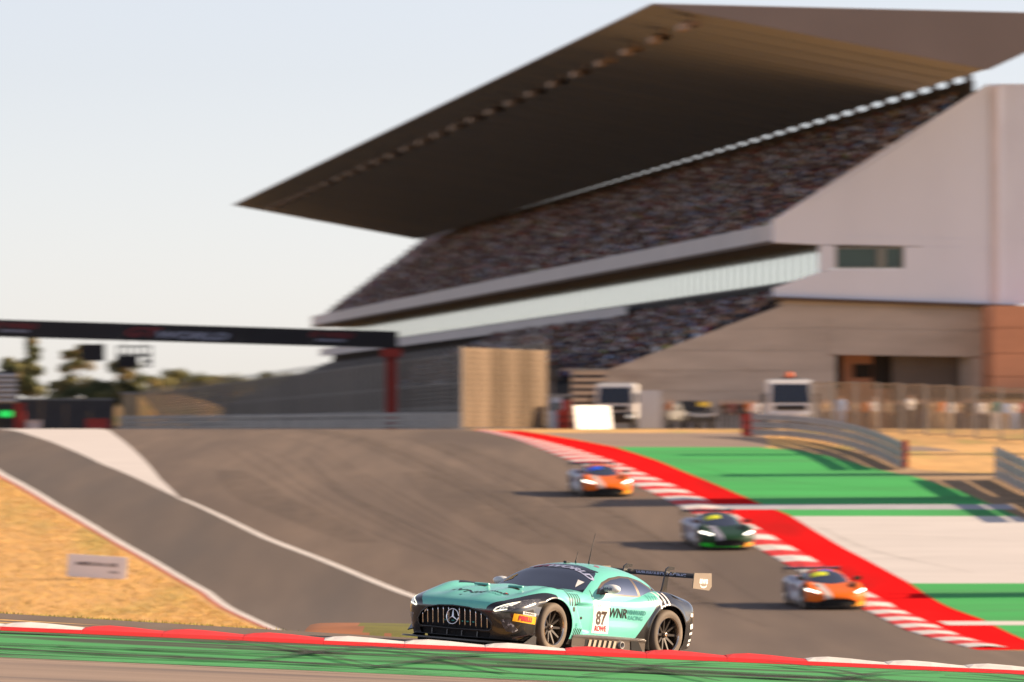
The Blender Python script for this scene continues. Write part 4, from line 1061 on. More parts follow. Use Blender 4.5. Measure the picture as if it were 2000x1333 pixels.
plant('hedge', at(290, 800, 840), 4.5, 7.0, 'dark hedge right of the beige pillar', 'hedge', 40, .36, 280, False, 19, 'hedges behind the fence', False, (.5, .4, .1))

pw = empty('pit_building_wall', P(140, 832, 560), 0, 'dark grey panelled wall under the dry bank', 'wall')
pw.location.z = EYE + 1.0
mpw = MB().box((0, 0, 1.35), (1.97, .3, 2.7)).mesh('wall_panel', [pm('dark_grey_panel', (.075, .066, .066), .8, .15, .8)])
for k_ in range(-5, 3):
    o = link('wall_panel', mpw, pw); o.location = (k_ * 2.0 - 1.5, 0, 0)
MB().box((-4.5, -.03, 2.75), (16, .4, .12)).build('capping', [M_steel], pw)
bp_ = empty('beige_pillar', P(254, 835, 545), 0, 'beige sunlit pillar at the far end of the fence', 'pillar'); bp_.location.z = EYE + 1.0
MB().box((0, 0, 1.55), (1.25, .9, 3.1)).build('shaft', [pm('beige_render', (.50, .36, .22), .85, .1, .8)], bp_, bevel=.03)
MB().box((0, 0, 3.14), (1.4, 1.05, .12)).build('cap', [M_conc], bp_)
tb = empty('timing_board', P(8, 835, 520), 0, 'grey louvred timing tower with glowing green digits at the left edge', 'timing board'); tb.location.z = EYE + 1.0
MB().box((0, .3, 2.3), (2.1, .4, 4.6)).build('cabinet', [pm('slate_panel', (.05, .052, .055), .7, .1, 1)], tb)
ms_ = MB().box((0, 0, 0), (1.95, .30, .20)).mesh('louvre', [pm('pale_louvre', (.70, .66, .64), .6)])
for k_ in range(6):
    o = link('louvre', ms_, tb); o.location = (0, .05, 2.35 + k_ * .38); o.rotation_euler = (R(-30), 0, 0)
dp = MB().box((0, .06, 1.25), (1.7, .1, 1.3)).build('display', [M_blk], tb)
dg_ = text_mesh('888', .66, 0, .02); dg_.transform(Matrix.Rotation(R(90), 4, 'X')); dg_.materials.append(pm('green_led', (.02, .3, .06), .5, emit=(.03, 1, .16), estr=.28))
o = link('digits', dg_, dp); o.location = (.12, 0, 1.35)
rp_ = empty('red_pillar', P(38, 835, 515), 0, 'red pillar standing right of the timing tower', 'pillar'); rp_.location.z = EYE + 1.0
MB().box((0, 0, 1.0), (.72, .7, 2.1)).build('shaft', [M_red2], rp_, bevel=.03)
MB().box((0, 0, 2.1), (.8, .78, .12)).build('cap', [M_red2], rp_)
for nm, px, w_, h_, m_, lab in (('red_barrier', 190, 1.5, .75, M_red2, 'low red plastic barrier at the crest left of the guardrail'), ('white_barrier', 66, .95, .65, pm('pale_barrier', (.62, .5, .46), .6), 'low pale plastic barrier beside the red pillar')):
    q_ = onground(px, 455); t = empty(nm, q_, 0, lab, 'barrier')
    MB().prism([(-.25, 0), (.25, 0), (.2, .25), (.09, .42), (.09, h_), (-.09, h_), (-.09, .42), (-.2, .25)], -w_ / 2, w_ / 2, lambda u, v, q2: (q2, u, v)).build('body', [m_], t, bevel=.02)
    for s in (-1, 1): MB().box((s * w_ * .3, -.1, h_ + .03), (.12, .12, .06)).build('cap', [m_], t)

# sign lying in the dry grass on the left
sg = onground(190, 231); sg.z = gz(sg.x, sg.y)
sgn = empty('sponsor_board', sg, 0, 'white advertising board standing in the dry grass on the left', 'sign')
tl = R(3.4)
MS = Matrix.Rotation(tl, 3, 'Y')
MB().box((0, 0, .42), (2.0, .1, .76), M=MS).build('board', [pm('board_white', (.80, .79, .84), .6, .05, 1)], sgn, bevel=.01)
for x in (-.8, .8): MB().box((x, .1, .25 - x * .06), (.06, .06, .5)).build('leg', [M_steel], sgn)
M_print = pm('grey_print', (.10, .09, .11), .7)
flat_text('lettering', 'AMERICAN LINE', .17, M_print, (-.02, -.056, .50), sgn, 0, 0, .006, 1.15, tl)
flat_text('lettering', 'racing', .10, M_print, (.55, -.056, .24), sgn, 0, .2, .003, 1.3, tl)

# dry grass blades standing on the left infield
rg = np.random.default_rng(4)
N = 60000
gy = rg.uniform(190, 300, N)
pl = np.array([inv(*q) for q in PIT_L]); pl = pl[np.argsort(pl[:, 1])]
xr = np.interp(gy, pl[:, 1], pl[:, 0]) - .45
gx = xr - rg.random(N) ** 1.3 * 16
def tufts(name, gx, gy, hmin, hmax, wd, mats, label):
    n = len(gx)
    z = gz(gx, gy)
    h = rg.uniform(hmin, hmax, n); an = rg.uniform(0, np.pi, n); dx, dy = np.cos(an) * wd, np.sin(an) * wd
    lx, ly = rg.normal(0, .35, n) * h, rg.normal(0, .35, n) * h
    V = np.stack([np.stack([gx - dx, gy - dy, z - .02], 1), np.stack([gx + dx, gy + dy, z - .02], 1), np.stack([gx + lx, gy + ly, z + h], 1)], 1).reshape(-1, 3)
    Fc = np.arange(n * 3).reshape(-1, 3)
    o = link(name, mesh_np(name, V, Fc, mats, rg.integers(0, len(mats), n)))
    return tag(o, label, 'grass', kind='stuff')
DRY = [pm('straw', (.64, .39, .13), .9, .2, 2), pm('straw_light', (.68, .43, .16), .9, .2, 2), pm('straw_olive', (.50, .36, .10), .9, .2, 2)]
tufts('dry_grass', gx, gy, .03, .09, .03, DRY, 'short dry golden grass covering the left infield')
GRN = [pm('blade_green', (.14, .19, .02), .8, .2, 2), pm('blade_yellow', (.34, .30, .05), .8, .2, 2)]
n2 = 9000
gx = rg.uniform(-13, -3.2, n2); gy = rg.uniform(103.3, 105.5, n2)
k_ = rg.random(n2) < np.clip((-3.4 - gx) / 2.5, 0.1, 1)
tufts('green_grass', gx[k_], gy[k_], .03, .095, .022, GRN, 'fringe of green grass along the near track edge')
# low verge just behind the kerb to the left of the car
vx = np.linspace(-3.2, -0.6, 24); vv = []
for xx in vx:
    e_ = max(0, min(1, (xx + 3.2) / 1.7)) * max(0, min(1, (-.6 - xx) / .25))
    top = .11 * (e_ ** .5)
    for yy, k_ in ((104.0, 0), (105.2, .75), (107, 1.0), (109, 1.0), (114, 0.2)):
        vv.append((xx, yy, gz(xx, 104.0) - .10 + (top + .12) * k_ - (0.5 if k_ == .2 else 0)))
Fv = [(i_ * 5 + j_, (i_ + 1) * 5 + j_, (i_ + 1) * 5 + j_ + 1, i_ * 5 + j_ + 1) for i_ in range(23) for j_ in range(4)]
M_verge = pm('verge_grass', (.13, .125, .012), .95, .2, 1.5, bump=.5, bscale=20)
M_clay = pm('verge_clay', (.27, .095, .03), .95, .2, 1.0)
mi_ = [1 if (vv[f[0]][0] + .12 * (vv[f[0]][1] - 104) + rg.uniform(-.25, .25)) < -2.1 else 0 for f in Fv]
o = link('grass_verge', mesh_np('grass_verge', vv, Fv, [M_verge, M_clay], mi_, smooth=True)); tag(o, kind='structure')

# ================================================================== race cars
def sdf_poly(U, Wv, poly):
    """signed distance to a 2D polygon, negative inside"""
    p = np.array(poly, float); q = np.roll(p, -1, 0)
    d = np.full(U.shape, 1e9); ins = np.zeros(U.shape, bool)
    for (ax, ay), (bx, by) in zip(p, q):
        ex, ey = bx - ax, by - ay
        t = np.clip(((U - ax) * ex + (Wv - ay) * ey) / (ex * ex + ey * ey + 1e-12), 0, 1)
        d = np.minimum(d, np.hypot(U - ax - t * ex, Wv - ay - t * ey))
        c = ((ay > Wv) != (by > Wv)) & (U < (bx - ax) * (Wv - ay) / (by - ay + 1e-12) + ax)
        ins ^= c
    return np.where(ins, -d, d)

class Shell:
    """triangles with normals and region labels that can be cut exactly along curves"""
    def __init__(s, grid):
        ns, nj, _ = grid.shape
        s.V = grid.reshape(-1, 3).copy()
        i, j = np.meshgrid(np.arange(ns - 1), np.arange(nj - 1), indexing='ij')
        a = (i * nj + j).ravel(); b, c, d = a + 1, a + nj + 1, a + nj
        s.T = np.concatenate([np.stack([a, b, c], 1), np.stack([a, c, d], 1)])
        e1, e2 = s.V[s.T[:, 1]] - s.V[s.T[:, 0]], s.V[s.T[:, 2]] - s.V[s.T[:, 0]]
        fn = np.cross(e1, e2)
        ok = np.linalg.norm(fn, axis=1) > 1e-9
        s.T, fn = s.T[ok], fn[ok]
        s.N = np.zeros_like(s.V)
        for k in range(3): np.add.at(s.N, s.T[:, k], fn)
        s.N /= np.linalg.norm(s.N, axis=1)[:, None] + 1e-12
        s.L = np.array(['body'] * len(s.T), dtype=object)
    def cut(s, f, new, sel=None):
        val = f(s.V[:, 0], s.V[:, 1], s.V[:, 2])
        val = np.where(np.abs(val) < 1e-5, 1e-5, val)
        on = np.isin(s.L, sel) if sel is not None else (s.L != 'X')
        sg = val[s.T] < 0
        full = sg.all(1) & on; mixed = sg.any(1) & ~sg.all(1) & on
        s.L[full] = new
        keep = ~mixed
        nt, nl, cache = [], [], {}
        nv, nn = [], []
        base = len(s.V)
        def mid(a, b):
            key = (a, b) if a < b else (b, a)
            if key not in cache:
                a, b = key
                t = val[a] / (val[a] - val[b])
                cache[key] = base + len(nv)
                nv.append(s.V[a] + (s.V[b] - s.V[a]) * t)
                n = s.N[a] + (s.N[b] - s.N[a]) * t
                nn.append(n / (np.linalg.norm(n) + 1e-12))
            return cache[key]
        for ti in np.nonzero(mixed)[0]:
            tri = s.T[ti]; sgn = sg[ti]; old = s.L[ti]
            k = int(np.nonzero(sgn == (sgn.sum() == 1))[0][0])      # the lone corner
            a, b, c = int(tri[k]), int(tri[(k + 1) % 3]), int(tri[(k + 2) % 3])
            ab, ac = mid(a, b), mid(a, c)
            la, lo = (new, old) if sgn[k] else (old, new)
            nt += [(a, ab, ac), (ab, b, c), (ab, c, ac)]; nl += [la, lo, lo]
        if nt:
            s.V = np.concatenate([s.V, np.array(nv)]); s.N = np.concatenate([s.N, np.array(nn)])
            s.T = np.concatenate([s.T[keep], np.array(nt)]); s.L = np.concatenate([s.L[keep], np.array(nl, dtype=object)])
    def part(s, name, label, mat, parent, cond=None, move=(0, 0, 0)):
        m = s.L == label
        if cond is not None:
            m &= cond(s.V[s.T].mean(1))
        T = s.T[m]
        if not len(T): return None
        u, inv_ = np.unique(T, return_inverse=True)
        me = mesh_np(name, s.V[u] + np.array(move), inv_.reshape(-1, 3), mat, smooth=True, normals=s.N[u])
        return link(name, me, parent)

def loft(sp, nn, nm, nt, J):
    """body surface: superelliptic sections, closed in plan towards nose and tail"""
    xa, xn, pn, xb, xt, pt = sp['ends']
    ph = np.linspace(0, math.pi / 2, nn)
    xs_n = xa + (xn - xa) * np.sin(ph) ** (2 / pn)
    xs_t = xb - (xb - xt) * np.sin(ph[: nt] if False else np.linspace(0, math.pi / 2, nt)) ** (2 / pt)
    xs = np.concatenate([xs_t[::-1], np.linspace(xb, xa, nm)[1:-1], xs_n])
    f = lambda k: pchip(*zip(*sorted(sp[k])), xs)
    Wx, zh, zm, zs, nx = f('W'), f('zh'), f('zm'), f('zs'), f('n')
    cl = np.ones_like(xs)
    m = xs > xa; cl[m] = np.clip(1 - ((xs[m] - xa) / (xn - xa)) ** pn, 0, 1) ** (1 / pn)
    m = xs < xb; cl[m] = np.clip(1 - ((xb - xs[m]) / (xb - xt)) ** pt, 0, 1) ** (1 / pt)
    Wx = np.maximum(Wx * cl, 0.004)
    G = np.zeros((len(xs), 2 * J + 1, 3))
    for i in range(len(xs)):
        t = np.linspace(0, math.pi / 2, 160)
        y = Wx[i] * np.sin(t) ** (2 / nx[i]); z = zm[i] + (zh[i] - zm[i]) * np.cos(t) ** (2 / nx[i])
        if sp.get('side', True):
            lo = np.linspace(0, 1, 24)[1:]
            y = np.r_[y, Wx[i] - sp.get('tuck', .05) * min(1, Wx[i] / .5) * lo ** 2]; z = np.r_[z, zm[i] + (zs[i] - zm[i]) * lo]
        d = np.r_[0, np.cumsum(np.hypot(np.diff(y), np.diff(z)))]
        q = np.linspace(0, d[-1], J + 1)
        yy, zz = np.interp(q, d, y), np.interp(q, d, z)
        G[i, J:, 1], G[i, J:, 2] = yy, zz
        G[i, :J + 1, 1], G[i, :J + 1, 2] = -yy[::-1], zz[::-1]
        G[i, :, 0] = xs[i]
    if 'shape' in sp: sp['shape'](G, zh[:, None], zm[:, None])
    return G
ss = lambda a, b, x: (lambda t: t * t * (3 - 2 * t))(np.clip((x - a) / (b - a), 0, 1))

# materials of the cars
M_carbon = pm('carbon_trim', (0.020, 0.018, 0.017), 0.35, 0.2, 6, coat=0.3)
M_gloss = pm('gloss_black_paint', (0.012, 0.012, 0.013), 0.22, 0.05, 1, coat=0.8)
M_rub = pm('racing_slick', (0.125, 0.098, 0.074), 0.75, 0.18, 3, base2=(.24, .185, .13), mix=(.5, .75), scale2=5)
M_rim = pm('bronze_rim', (0.030, 0.023, 0.019), 0.5, 0.1, 4, metal=0.3)
M_lip = pm('polished_lip', (0.62, 0.54, 0.46), 0.22, 0.05, 4, metal=1.0)
M_well = pm('wheel_well', (0.010, 0.010, 0.010), 0.9)
M_cab = pm('bare_interior', (0.05, 0.048, 0.05), 0.7, 0.2, 3)
M_cage = pm('roll_cage', (0.30, 0.29, 0.29), 0.4, 0.1, 3)
def glass(name, tint, gl=0.05):
    if name in _mats: return _mats[name]
    m = bpy.data.materials.new(name); m.use_nodes = True
    N, L = m.node_tree.nodes, m.node_tree.links
    for n_ in list(N):
        if n_.type != 'OUTPUT_MATERIAL': N.remove(n_)
    tr = N.new('ShaderNodeBsdfTransparent'); tr.inputs[0].default_value = (*tint, 1)
    gs = N.new('ShaderNodeBsdfGlossy'); gs.inputs['Roughness'].default_value = gl; gs.inputs['Color'].default_value = (.38, .38, .40, 1)
    fr = N.new('ShaderNodeFresnel'); fr.inputs[0].default_value = 1.28
    mx = N.new('ShaderNodeMixShader')
    L.new(fr.outputs[0], mx.inputs[0]); L.new(tr.outputs[0], mx.inputs[1]); L.new(gs.outputs[0], mx.inputs[2])
    L.new(mx.outputs[0], N['Material Output'].inputs[0])
    _mats[name] = m
    return m
M_wsc = glass('windscreen_glass', (.36, .36, .42))
M_lens = pm('lamp_lens', (0.05, 0.05, 0.055), 0.08, 0.1, 6, coat=1.0, base2=(.20, .20, .21), mix=(.5, .72), scale2=45)
M_led = pm('led_strip', (.9, .88, .7), .4, emit=(1, .95, .70), estr=0.45)
M_beam = pm('lit_headlight', (.9, .88, .8), .4, emit=(1, .93, .78), estr=2.0)

def race_wheel(parent, x, y, r, w, steer=0.0, detail=True):
    s = 1 if y > 0 else -1
    ri = r * .715
    t = MB(); h = w / 2
    t.lathe([(-h * .95, ri), (-h, ri + .02), (-h, r - .045), (-h * .93, r - .015), (-h * .75, r), (h * .75, r), (h * .93, r - .015), (h, r - .045), (h, ri + .02), (h * .95, ri)], 56 if detail else 24)
    o = t.build('wheel', [M_rub], parent, True)
    o.location = (x, y, r); o.rotation_euler = (0, 0, (math.pi if s < 0 else 0) + steer)
    m = MB()
    m.lathe([(h * .95, ri + .002), (h * 1.0, ri - .003), (h * .9, ri - .016), (h * .1, ri - .03), (-h * .2, ri - .03)], 48 if detail else 20, mi=1)
    m.lathe([(-h * .1, .001), (-h * .1, ri)], 32, mi=2)
    m.lathe([(h * .52, .001), (h * .52, .038), (h * .42, .055), (h * .1, .07)], 24, mi=0)
    for k in range(10):
        a = 2 * math.pi * k / 10
        c_, s_ = math.cos(a), math.sin(a)
        pr = lambda rr, tt, yy: (rr * c_ - tt * s_, yy, rr * s_ + tt * c_)
        r0, r1 = .045, ri - .018
        V = [pr(r0, -.018, h * .45), pr(r0, .018, h * .45), pr(r1, .012, h * .74), pr(r1, -.012, h * .74), pr(r0, -.024, h * .15), pr(r0, .024, h * .15), pr(r1, .022, h * .45), pr(r1, -.022, h * .45)]
        m.add(V, [(0, 1, 2, 3), (0, 3, 7, 4), (1, 5, 6, 2), (4, 7, 6, 5)], 0)
    m.build('rim', [M_rim, M_lip, M_well], o, False)
    m = MB(); m.lathe([(h * .50, .036), (h * .72, .030), (h * .74, .018), (h * .55, .016), (h * .55, .001)], 12)
    m.build('hub_nut', [M_lip], o, False)
    return o

def wing(parent, xw, zw, half, chord, mats, ep=(.42, .24)):
    """rear wing with end plates and swan-neck mounts"""
    n = 12
    up = [(chord * (.5 - k / n), .045 * math.sin(math.pi * (k / n) ** .7) * 1.0 - .05 * (k / n - .3)) for k in range(n + 1)]
    lo = [(x, z - .040 * math.sin(math.pi * (k / n) ** .6) - .006) for k, (x, z) in enumerate(up)]
    poly = [(x, z) for x, z in up] + lo[::-1]
    MBw = MB().prism([(x, -z * -1) for x, z in poly], -half, half, lambda u, v, q: (xw + u, q, zw + v - .02 + .10 * (-u / chord)))
    MBw.build('wing_blade', [mats[0]], parent)
    a, h = ep
    for s in (-1, 1):
        MB().prism([(xw + a * .5, zw - h * .80), (xw + a * .47, zw + h * .08), (xw - a * .47, zw + h * .14), (xw - a * .53, zw - h * .62), (xw - a * .40, zw - h * .86)], -.008, .008, lambda u, v, q: (u, s * (half + .009) + q, v)).build('end_plate', [mats[1]], parent)
        y = s * half * .42
        m = MB()
        m.prism([(xw + .30, .90), (xw + .24, 1.0), (xw + .17, zw + .05), (xw + .10, zw + .085), (xw - .02, zw + .08), (xw - .02, zw + .04), (xw + .09, zw + .03), (xw + .11, zw - .06), (xw + .13, .90)], -.012, .012, lambda u, v, q: (u, y + q, v))
        m.build('wing_mount', [mats[2]], parent)

def bvh_of(*shells):
    V, T, o = [], [], 0
    for s in shells:
        m = s.L != 'X'
        V += [Vector(v) for v in s.V]; T += [tuple(int(i) + o for i in t) for t in s.T[m]]; o += len(s.V)
    return BVHTree.FromPolygons(V, T)
def decal(name, me, mat, parent, bvh, view, o, ang=0.0, lift=.004, sx=1.0, sub=1):
    """lay flat print on the bodywork, projected along the view axis"""
    import bmesh
    bm = bmesh.new(); bm.from_mesh(me)
    bmesh.ops.triangulate(bm, faces=bm.faces[:])
    for _ in range(3):
        lg = [e for e in bm.edges if e.calc_length() > .05]
        if not lg: break
        bmesh.ops.subdivide_edges(bm, edges=lg, cuts=1, use_grid_fill=False)
        bmesh.ops.triangulate(bm, faces=bm.faces[:])
    c, s = math.cos(ang), math.sin(ang)
    bad = []
    for v in bm.verts:
        u, w = v.co.x * sx, v.co.y
        u, w = u * c - w * s, u * s + w * c
        if view == 'left': org, d = Vector((o[0] - u, 3, o[1] + w)), Vector((0, -1, 0))
        elif view == 'right': org, d = Vector((o[0] + u, -3, o[1] + w)), Vector((0, 1, 0))
        elif view == 'top': org, d = Vector((o[0] - w, o[1] + u, 3)), Vector((0, 0, -1))
        else: org, d = Vector((5, o[0] + u, o[1] + w)), Vector((-1, 0, 0))
        hit, nrm, _, _ = bvh.ray_cast(org, d)
        if hit is None: bad.append(v); continue
        if nrm.dot(d) > 0: nrm = -nrm
        v.co = hit + nrm * lift
    if bad: bmesh.ops.delete(bm, geom=bad, context='VERTS')
    out = bpy.data.meshes.new(name); bm.to_mesh(out); bm.free()
    out.materials.clear(); out.materials.append(mat)
    return link(name, out, parent)
def poly_mesh(poly):
    me = bpy.data.meshes.new('patch'); me.from_pydata([(x, y, 0) for x, y in poly], [], [tuple(range(len(poly)))]); return me
def rect(w, h, k=0.0): return poly_mesh([(-w / 2 - k, -h / 2), (w / 2 - k, -h / 2), (w / 2 + k, h / 2), (-w / 2 + k, h / 2)])

# ------------------------------------------------------------------ front-engined coupe in mint and black
def coupe_shape(G, zh, zm):
    X, Y, Z = G[..., 0], G[..., 1], G[..., 2]
    ay = np.abs(Y); wt = ss(0.15, 0.8, (Z - zm) / (zh - zm + 1e-6))
    G[..., 2] += wt * (.070 * np.exp(-((X - 1.33) / .46) ** 2) * np.exp(-((ay - .82) / .17) ** 2)
                       + .085 * np.exp(-((X + 1.28) / .52) ** 2) * np.exp(-((ay - .84) / .20) ** 2)
                       + .022 * np.exp(-((ay - .27) / .13) ** 2) * ss(.5, .9, X) * ss(2.3, 1.9, X)
                       - .018 * np.exp(-((ay - .56) / .12) ** 2) * ss(.6, 1.0, X) * ss(2.2, 1.8, X))
    G[..., 0] += (Z - .64) * .14 * ss(1.7, 2.25, X)
    sg = np.sign(Y)
    # scoop behind the front wheel
    d = -sdf_poly(X, Z, [(.86, .71), (.36, .72), (.38, .30), (.58, .30)])
    G[..., 1] -= sg * ss(0, .03, d) * .085 * np.clip((X - .34) / .5, 0, 1) * (ay > .6)
    # door waist crease
    G[..., 1] -= sg * .018 * np.exp(-((Z - .52) / .10) ** 2) * ss(-.95, -.5, X) * ss(.35, .1, X) * (ay > .6)
    # flared lips round the wheel arches
    for xc, zc, rr in ((1.33, .345, .405), (-1.33, .355, .415)):
        q = np.hypot(X - xc, Z - zc)
        G[..., 1] += sg * .022 * np.exp(-((q - rr - .015) / .035) ** 2) * (ay > .55)
COUPE = dict(ends=(1.56, 2.36, 4.6, -1.72, -2.15, 4.5), tuck=.05, shape=coupe_shape,
             W=[(2.4, .985), (1.75, .985), (1.33, 1.0), (.95, .995), (.65, .96), (.3, .925), (-.3, .925), (-.8, .965), (-1.33, 1.015), (-1.8, .99), (-2.2, .93)],
             zh=[(2.36, .540), (2.33, .600), (2.26, .650), (2.1, .703), (1.9, .752), (1.6, .806), (1.33, .842), (.9, .882), (.5, .905), (0, .905), (-.5, .90), (-1.0, .90), (-1.4, .905), (-1.8, .90), (-2.05, .885), (-2.2, .85)],
             zm=[(2.4, .46), (1.33, .50), (0, .52), (-1.33, .52), (-2.2, .50)],
             zs=[(2.4, .13), (1.33, .13), (.8, .13), (-.8, .13), (-1.8, .16), (-2.2, .28)],
             n=[(2.4, 3.6), (2.0, 4.2), (1.33, 6.0), (.9, 5.2), (.3, 4.6), (-.6, 4.6), (-1.33, 5.5), (-2.2, 4.5)])
def cab_shape(G, zh, zm):
    pass
COUPE_CAB = dict(ends=(.10, .93, 2.3, -.9, -2.06, 2.2), side=False, shape=cab_shape,
                 W=[(1.0, .93), (.0, .905), (-.6, .885), (-1.2, .845), (-2.0, .72)],
                 zh=[(.93, .80), (.78, .885), (.6, .968), (.4, 1.06), (.2, 1.155), (0, 1.222), (-.2, 1.258), (-.45, 1.275), (-.75, 1.265), (-1.05, 1.222), (-1.35, 1.142), (-1.65, 1.035), (-1.9, .935), (-2.06, .86)],
                 zm=[(1, .68), (-2.1, .68)], zs=[(1, .6), (-2.1, .6)], n=[(1, 2.3), (.2, 2.5), (-.5, 2.75), (-1.2, 2.6), (-2.1, 2.2)])
MINT = pm('mint_paint', (0.150, 0.55, 0.47), 0.3, 0.03, 0.8, coat=0.45)
TEXTS = {}
def build_coupe():
    car = empty('race_car', (0, 0, 0), 0, 'mint and black front-engined race car with a barred grille cornering behind the sawtooth kerb', 'race car', None)
    b = Shell(loft(COUPE, 60, 150, 24, 84))
    c = Shell(loft(COUPE_CAB, 44, 60, 34, 56))
    ab = np.abs
    WF, WR = (1.33, .345), (-1.33, .355)
    # openings
    for (xc, zc), rr in ((WF, .405), (WR, .415)):
        b.cut(lambda x, y, z: np.maximum(np.hypot(x - xc, z - zc) - rr, .5 - ab(y)), 'X')
    b.cut(lambda x, y, z: sdf_poly(x, ab(y), [(.58, -.1), (.56, .3), (.36, .66), (.1, .76), (-1.0, .72), (-1.5, .45), (-1.7, -.1)]) + .0 * z + (z < .6) * 9, 'X')
    GR = [(0, .548), (.26, .537), (.46, .502), (.58, .430), (.65, .335), (.645, .27), (.61, .238), (0, .228), (-.61, .238), (-.645, .27), (-.65, .335), (-.58, .430), (-.46, .502), (-.26, .537)]
    fr = lambda x: np.where(x < 1.72, 9.0, -9.0)
    b.cut(lambda x, y, z: np.maximum(sdf_poly(y, z, GR), fr(x)), 'grille')
    b.cut(lambda x, y, z: np.maximum(sdf_poly(y, z, [(-.63, .215), (.63, .215), (.60, .14), (-.60, .14)]), fr(x)), 'intake')
    LP = [(.655, .520), (.70, .580), (.86, .668), (.955, .735), (.985, .700), (.965, .610), (.88, .535), (.72, .470), (.665, .482)]
    b.cut(lambda x, y, z: np.maximum(sdf_poly(ab(y), z, LP), np.where(x < 1.45, 9.0, -9.0)), 'lamp', ['body'])
    b.cut(lambda x, y, z: np.maximum(sdf_poly(ab(y), z, [(.765, .405), (.885, .410), (.935, .275), (.90, .235), (.83, .25)]), np.where(x < 1.6, 9.0, -9.0)), 'duct', ['body'])
    b.cut(lambda x, y, z: np.maximum(sdf_poly(x, ab(y), [(2.6, .30), (2.42, .44), (2.30, .60), (2.15, .72), (1.95, .80), (1.7, .865), (1.45, .925), (1.30, .97), (1.22, 1.3), (2.7, 1.3)]), 0 * x - 1), 'front_bumper', ['body'])
    b.cut(lambda x, y, z: np.maximum(z - .535, 2.0 - x), 'front_bumper', ['body'])
    b.cut(lambda x, y, z: np.maximum(x - 2.0, z - .24) if False else np.maximum(z - .205, ab(x) - 3), 'sill', ['body'])
    b.cut(lambda x, y, z: x - (-.62 - (z - .24) * .80), 'rear_quarter', ['body'])
    b.cut(lambda x, y, z: np.maximum(np.maximum(.56 - x, ab(y) - .70 + .06 * (x - 1.6)), .62 - z), 'bonnet', ['body'])
    b.cut(lambda x, y, z: np.maximum(sdf_poly(x, z, [(.33, .99), (.36, .50), (.30, .20), (-.50, .20), (-.95, .55), (-1.02, .99)]), .6 - ab(y)), 'door', ['body'])
    c.cut(lambda x, y, z: sdf_poly(x, ab(y), [(1.2, -.2), (1.2, .90), (.54, .80), (.36, .765), (.12, .695), (-.03, .62), (-.08, .52), (-.115, .30), (-.13, -.2)]), 'windscreen')
    c.cut(lambda x, y, z: np.maximum(sdf_poly(x, z, [(.255, .855), (.17, .945), (.03, 1.028), (-.18, 1.095), (-.45, 1.135), (-.70, 1.132), (-.95, 1.090), (-1.16, 1.010), (-1.27, .935), (-1.26, .875), (-.6, .855)]), .25 - ab(y)), 'trim', ['body'])
    c.cut(lambda x, y, z: np.maximum(sdf_poly(x, z, [(.195, .875), (.12, .945), (-.01, 1.010), (-.19, 1.068), (-.45, 1.108), (-.66, 1.107), (-.74, .875)]), .25 - ab(y)), 'window', ['trim'])
    c.cut(lambda x, y, z: np.maximum(sdf_poly(x, z, [(-.80, .878), (-.725, 1.100), (-.94, 1.062), (-1.13, .985), (-1.22, .925), (-1.215, .895)]), .25 - ab(y)), 'quarter', ['trim'])
    c.cut(lambda x, y, z: np.maximum(sdf_poly(x, ab(y), [(-1.02, -.2), (-1.06, .42), (-1.75, .30), (-1.82, -.2)]), -z), 'rear_glass', ['body'])
    c.cut(lambda x, y, z: x - (-1.16 - (z - .9) * .6), 'rear_quarter', ['body'])
    bv = bvh_of(b, c)
    mb_ = b.part('body', 'body', MINT, car, lambda q: q[:, 0] <= .32)
    for s in (1, -1): mb_ = b.part('front_wing', 'body', MINT, car, lambda q: (q[:, 0] > .32) & (q[:, 1] * s > 0))
    mb_ = car
    b.part('front_bumper', 'front_bumper', M_gloss, car)
    b.part('sill_panel', 'sill', M_carbon, car)
    b.part('rear_quarter', 'rear_quarter', M_gloss, car)
    b.part('bonnet', 'bonnet', MINT, car)
    for s in (1, -1): b.part('door', 'door', MINT, car, lambda q: q[:, 1] * s > 0)
    b.part('grille_backing', 'grille', M_well, car, move=(-.07, 0, 0))
    b.part('lower_intake', 'intake', M_well, car, move=(-.05, 0, 0))
    lamps = []
    for s in (1, -1):
        lamps.append(b.part('headlight', 'lamp', M_lens, car, lambda q: q[:, 1] * s > 0))
        b.part('brake_duct', 'duct', M_cage if False else pm('duct_mesh', (.05, .05, .06), .35, .5, 10, base2=(.4, .4, .44), mix=(.52, .6), scale2=22), car, lambda q: q[:, 1] * s > 0)
    c.part('roof', 'body', MINT, car)
    c.part('rear_pillar', 'rear_quarter', M_gloss, car)
    c.part('window_trim', 'trim', pm('bronze_trim', (.16, .125, .10), .35, .1, 2, metal=.5), car)
    ws = c.part('windscreen', 'windscreen', M_wsc, car)
    for s in (1, -1):
        c.part('side_window', 'window', M_wsc, car, lambda q: q[:, 1] * s > 0)
        c.part('quarter_window', 'quarter', M_wsc, car, lambda q: q[:, 1] * s > 0)
    c.part('rear_window', 'rear_glass', M_wsc, car)
    # grille frame, bars and star
    def front(y, z, dx=0.0):
        h = bv.ray_cast(Vector((5, y if abs(y) > .012 else .012, z)), Vector((-1, 0, 0)))[0]
        return Vector((h.x + dx, y, z)) if h else Vector((2.2, y, z))
    gp = [(y, z) for y, z in GR] + [GR[0]]
    fine = []
    for (y0, z0), (y1, z1) in zip(gp[:-1], gp[1:]):
        for k in range(6): fine.append((y0 + (y1 - y0) * k / 6, z0 + (z1 - z0) * k / 6))
    fine.append(fine[0])
    MB().tube([front(y, z, .004) for y, z in fine], .011, 6).build('grille_frame', [M_carbon], car, True)
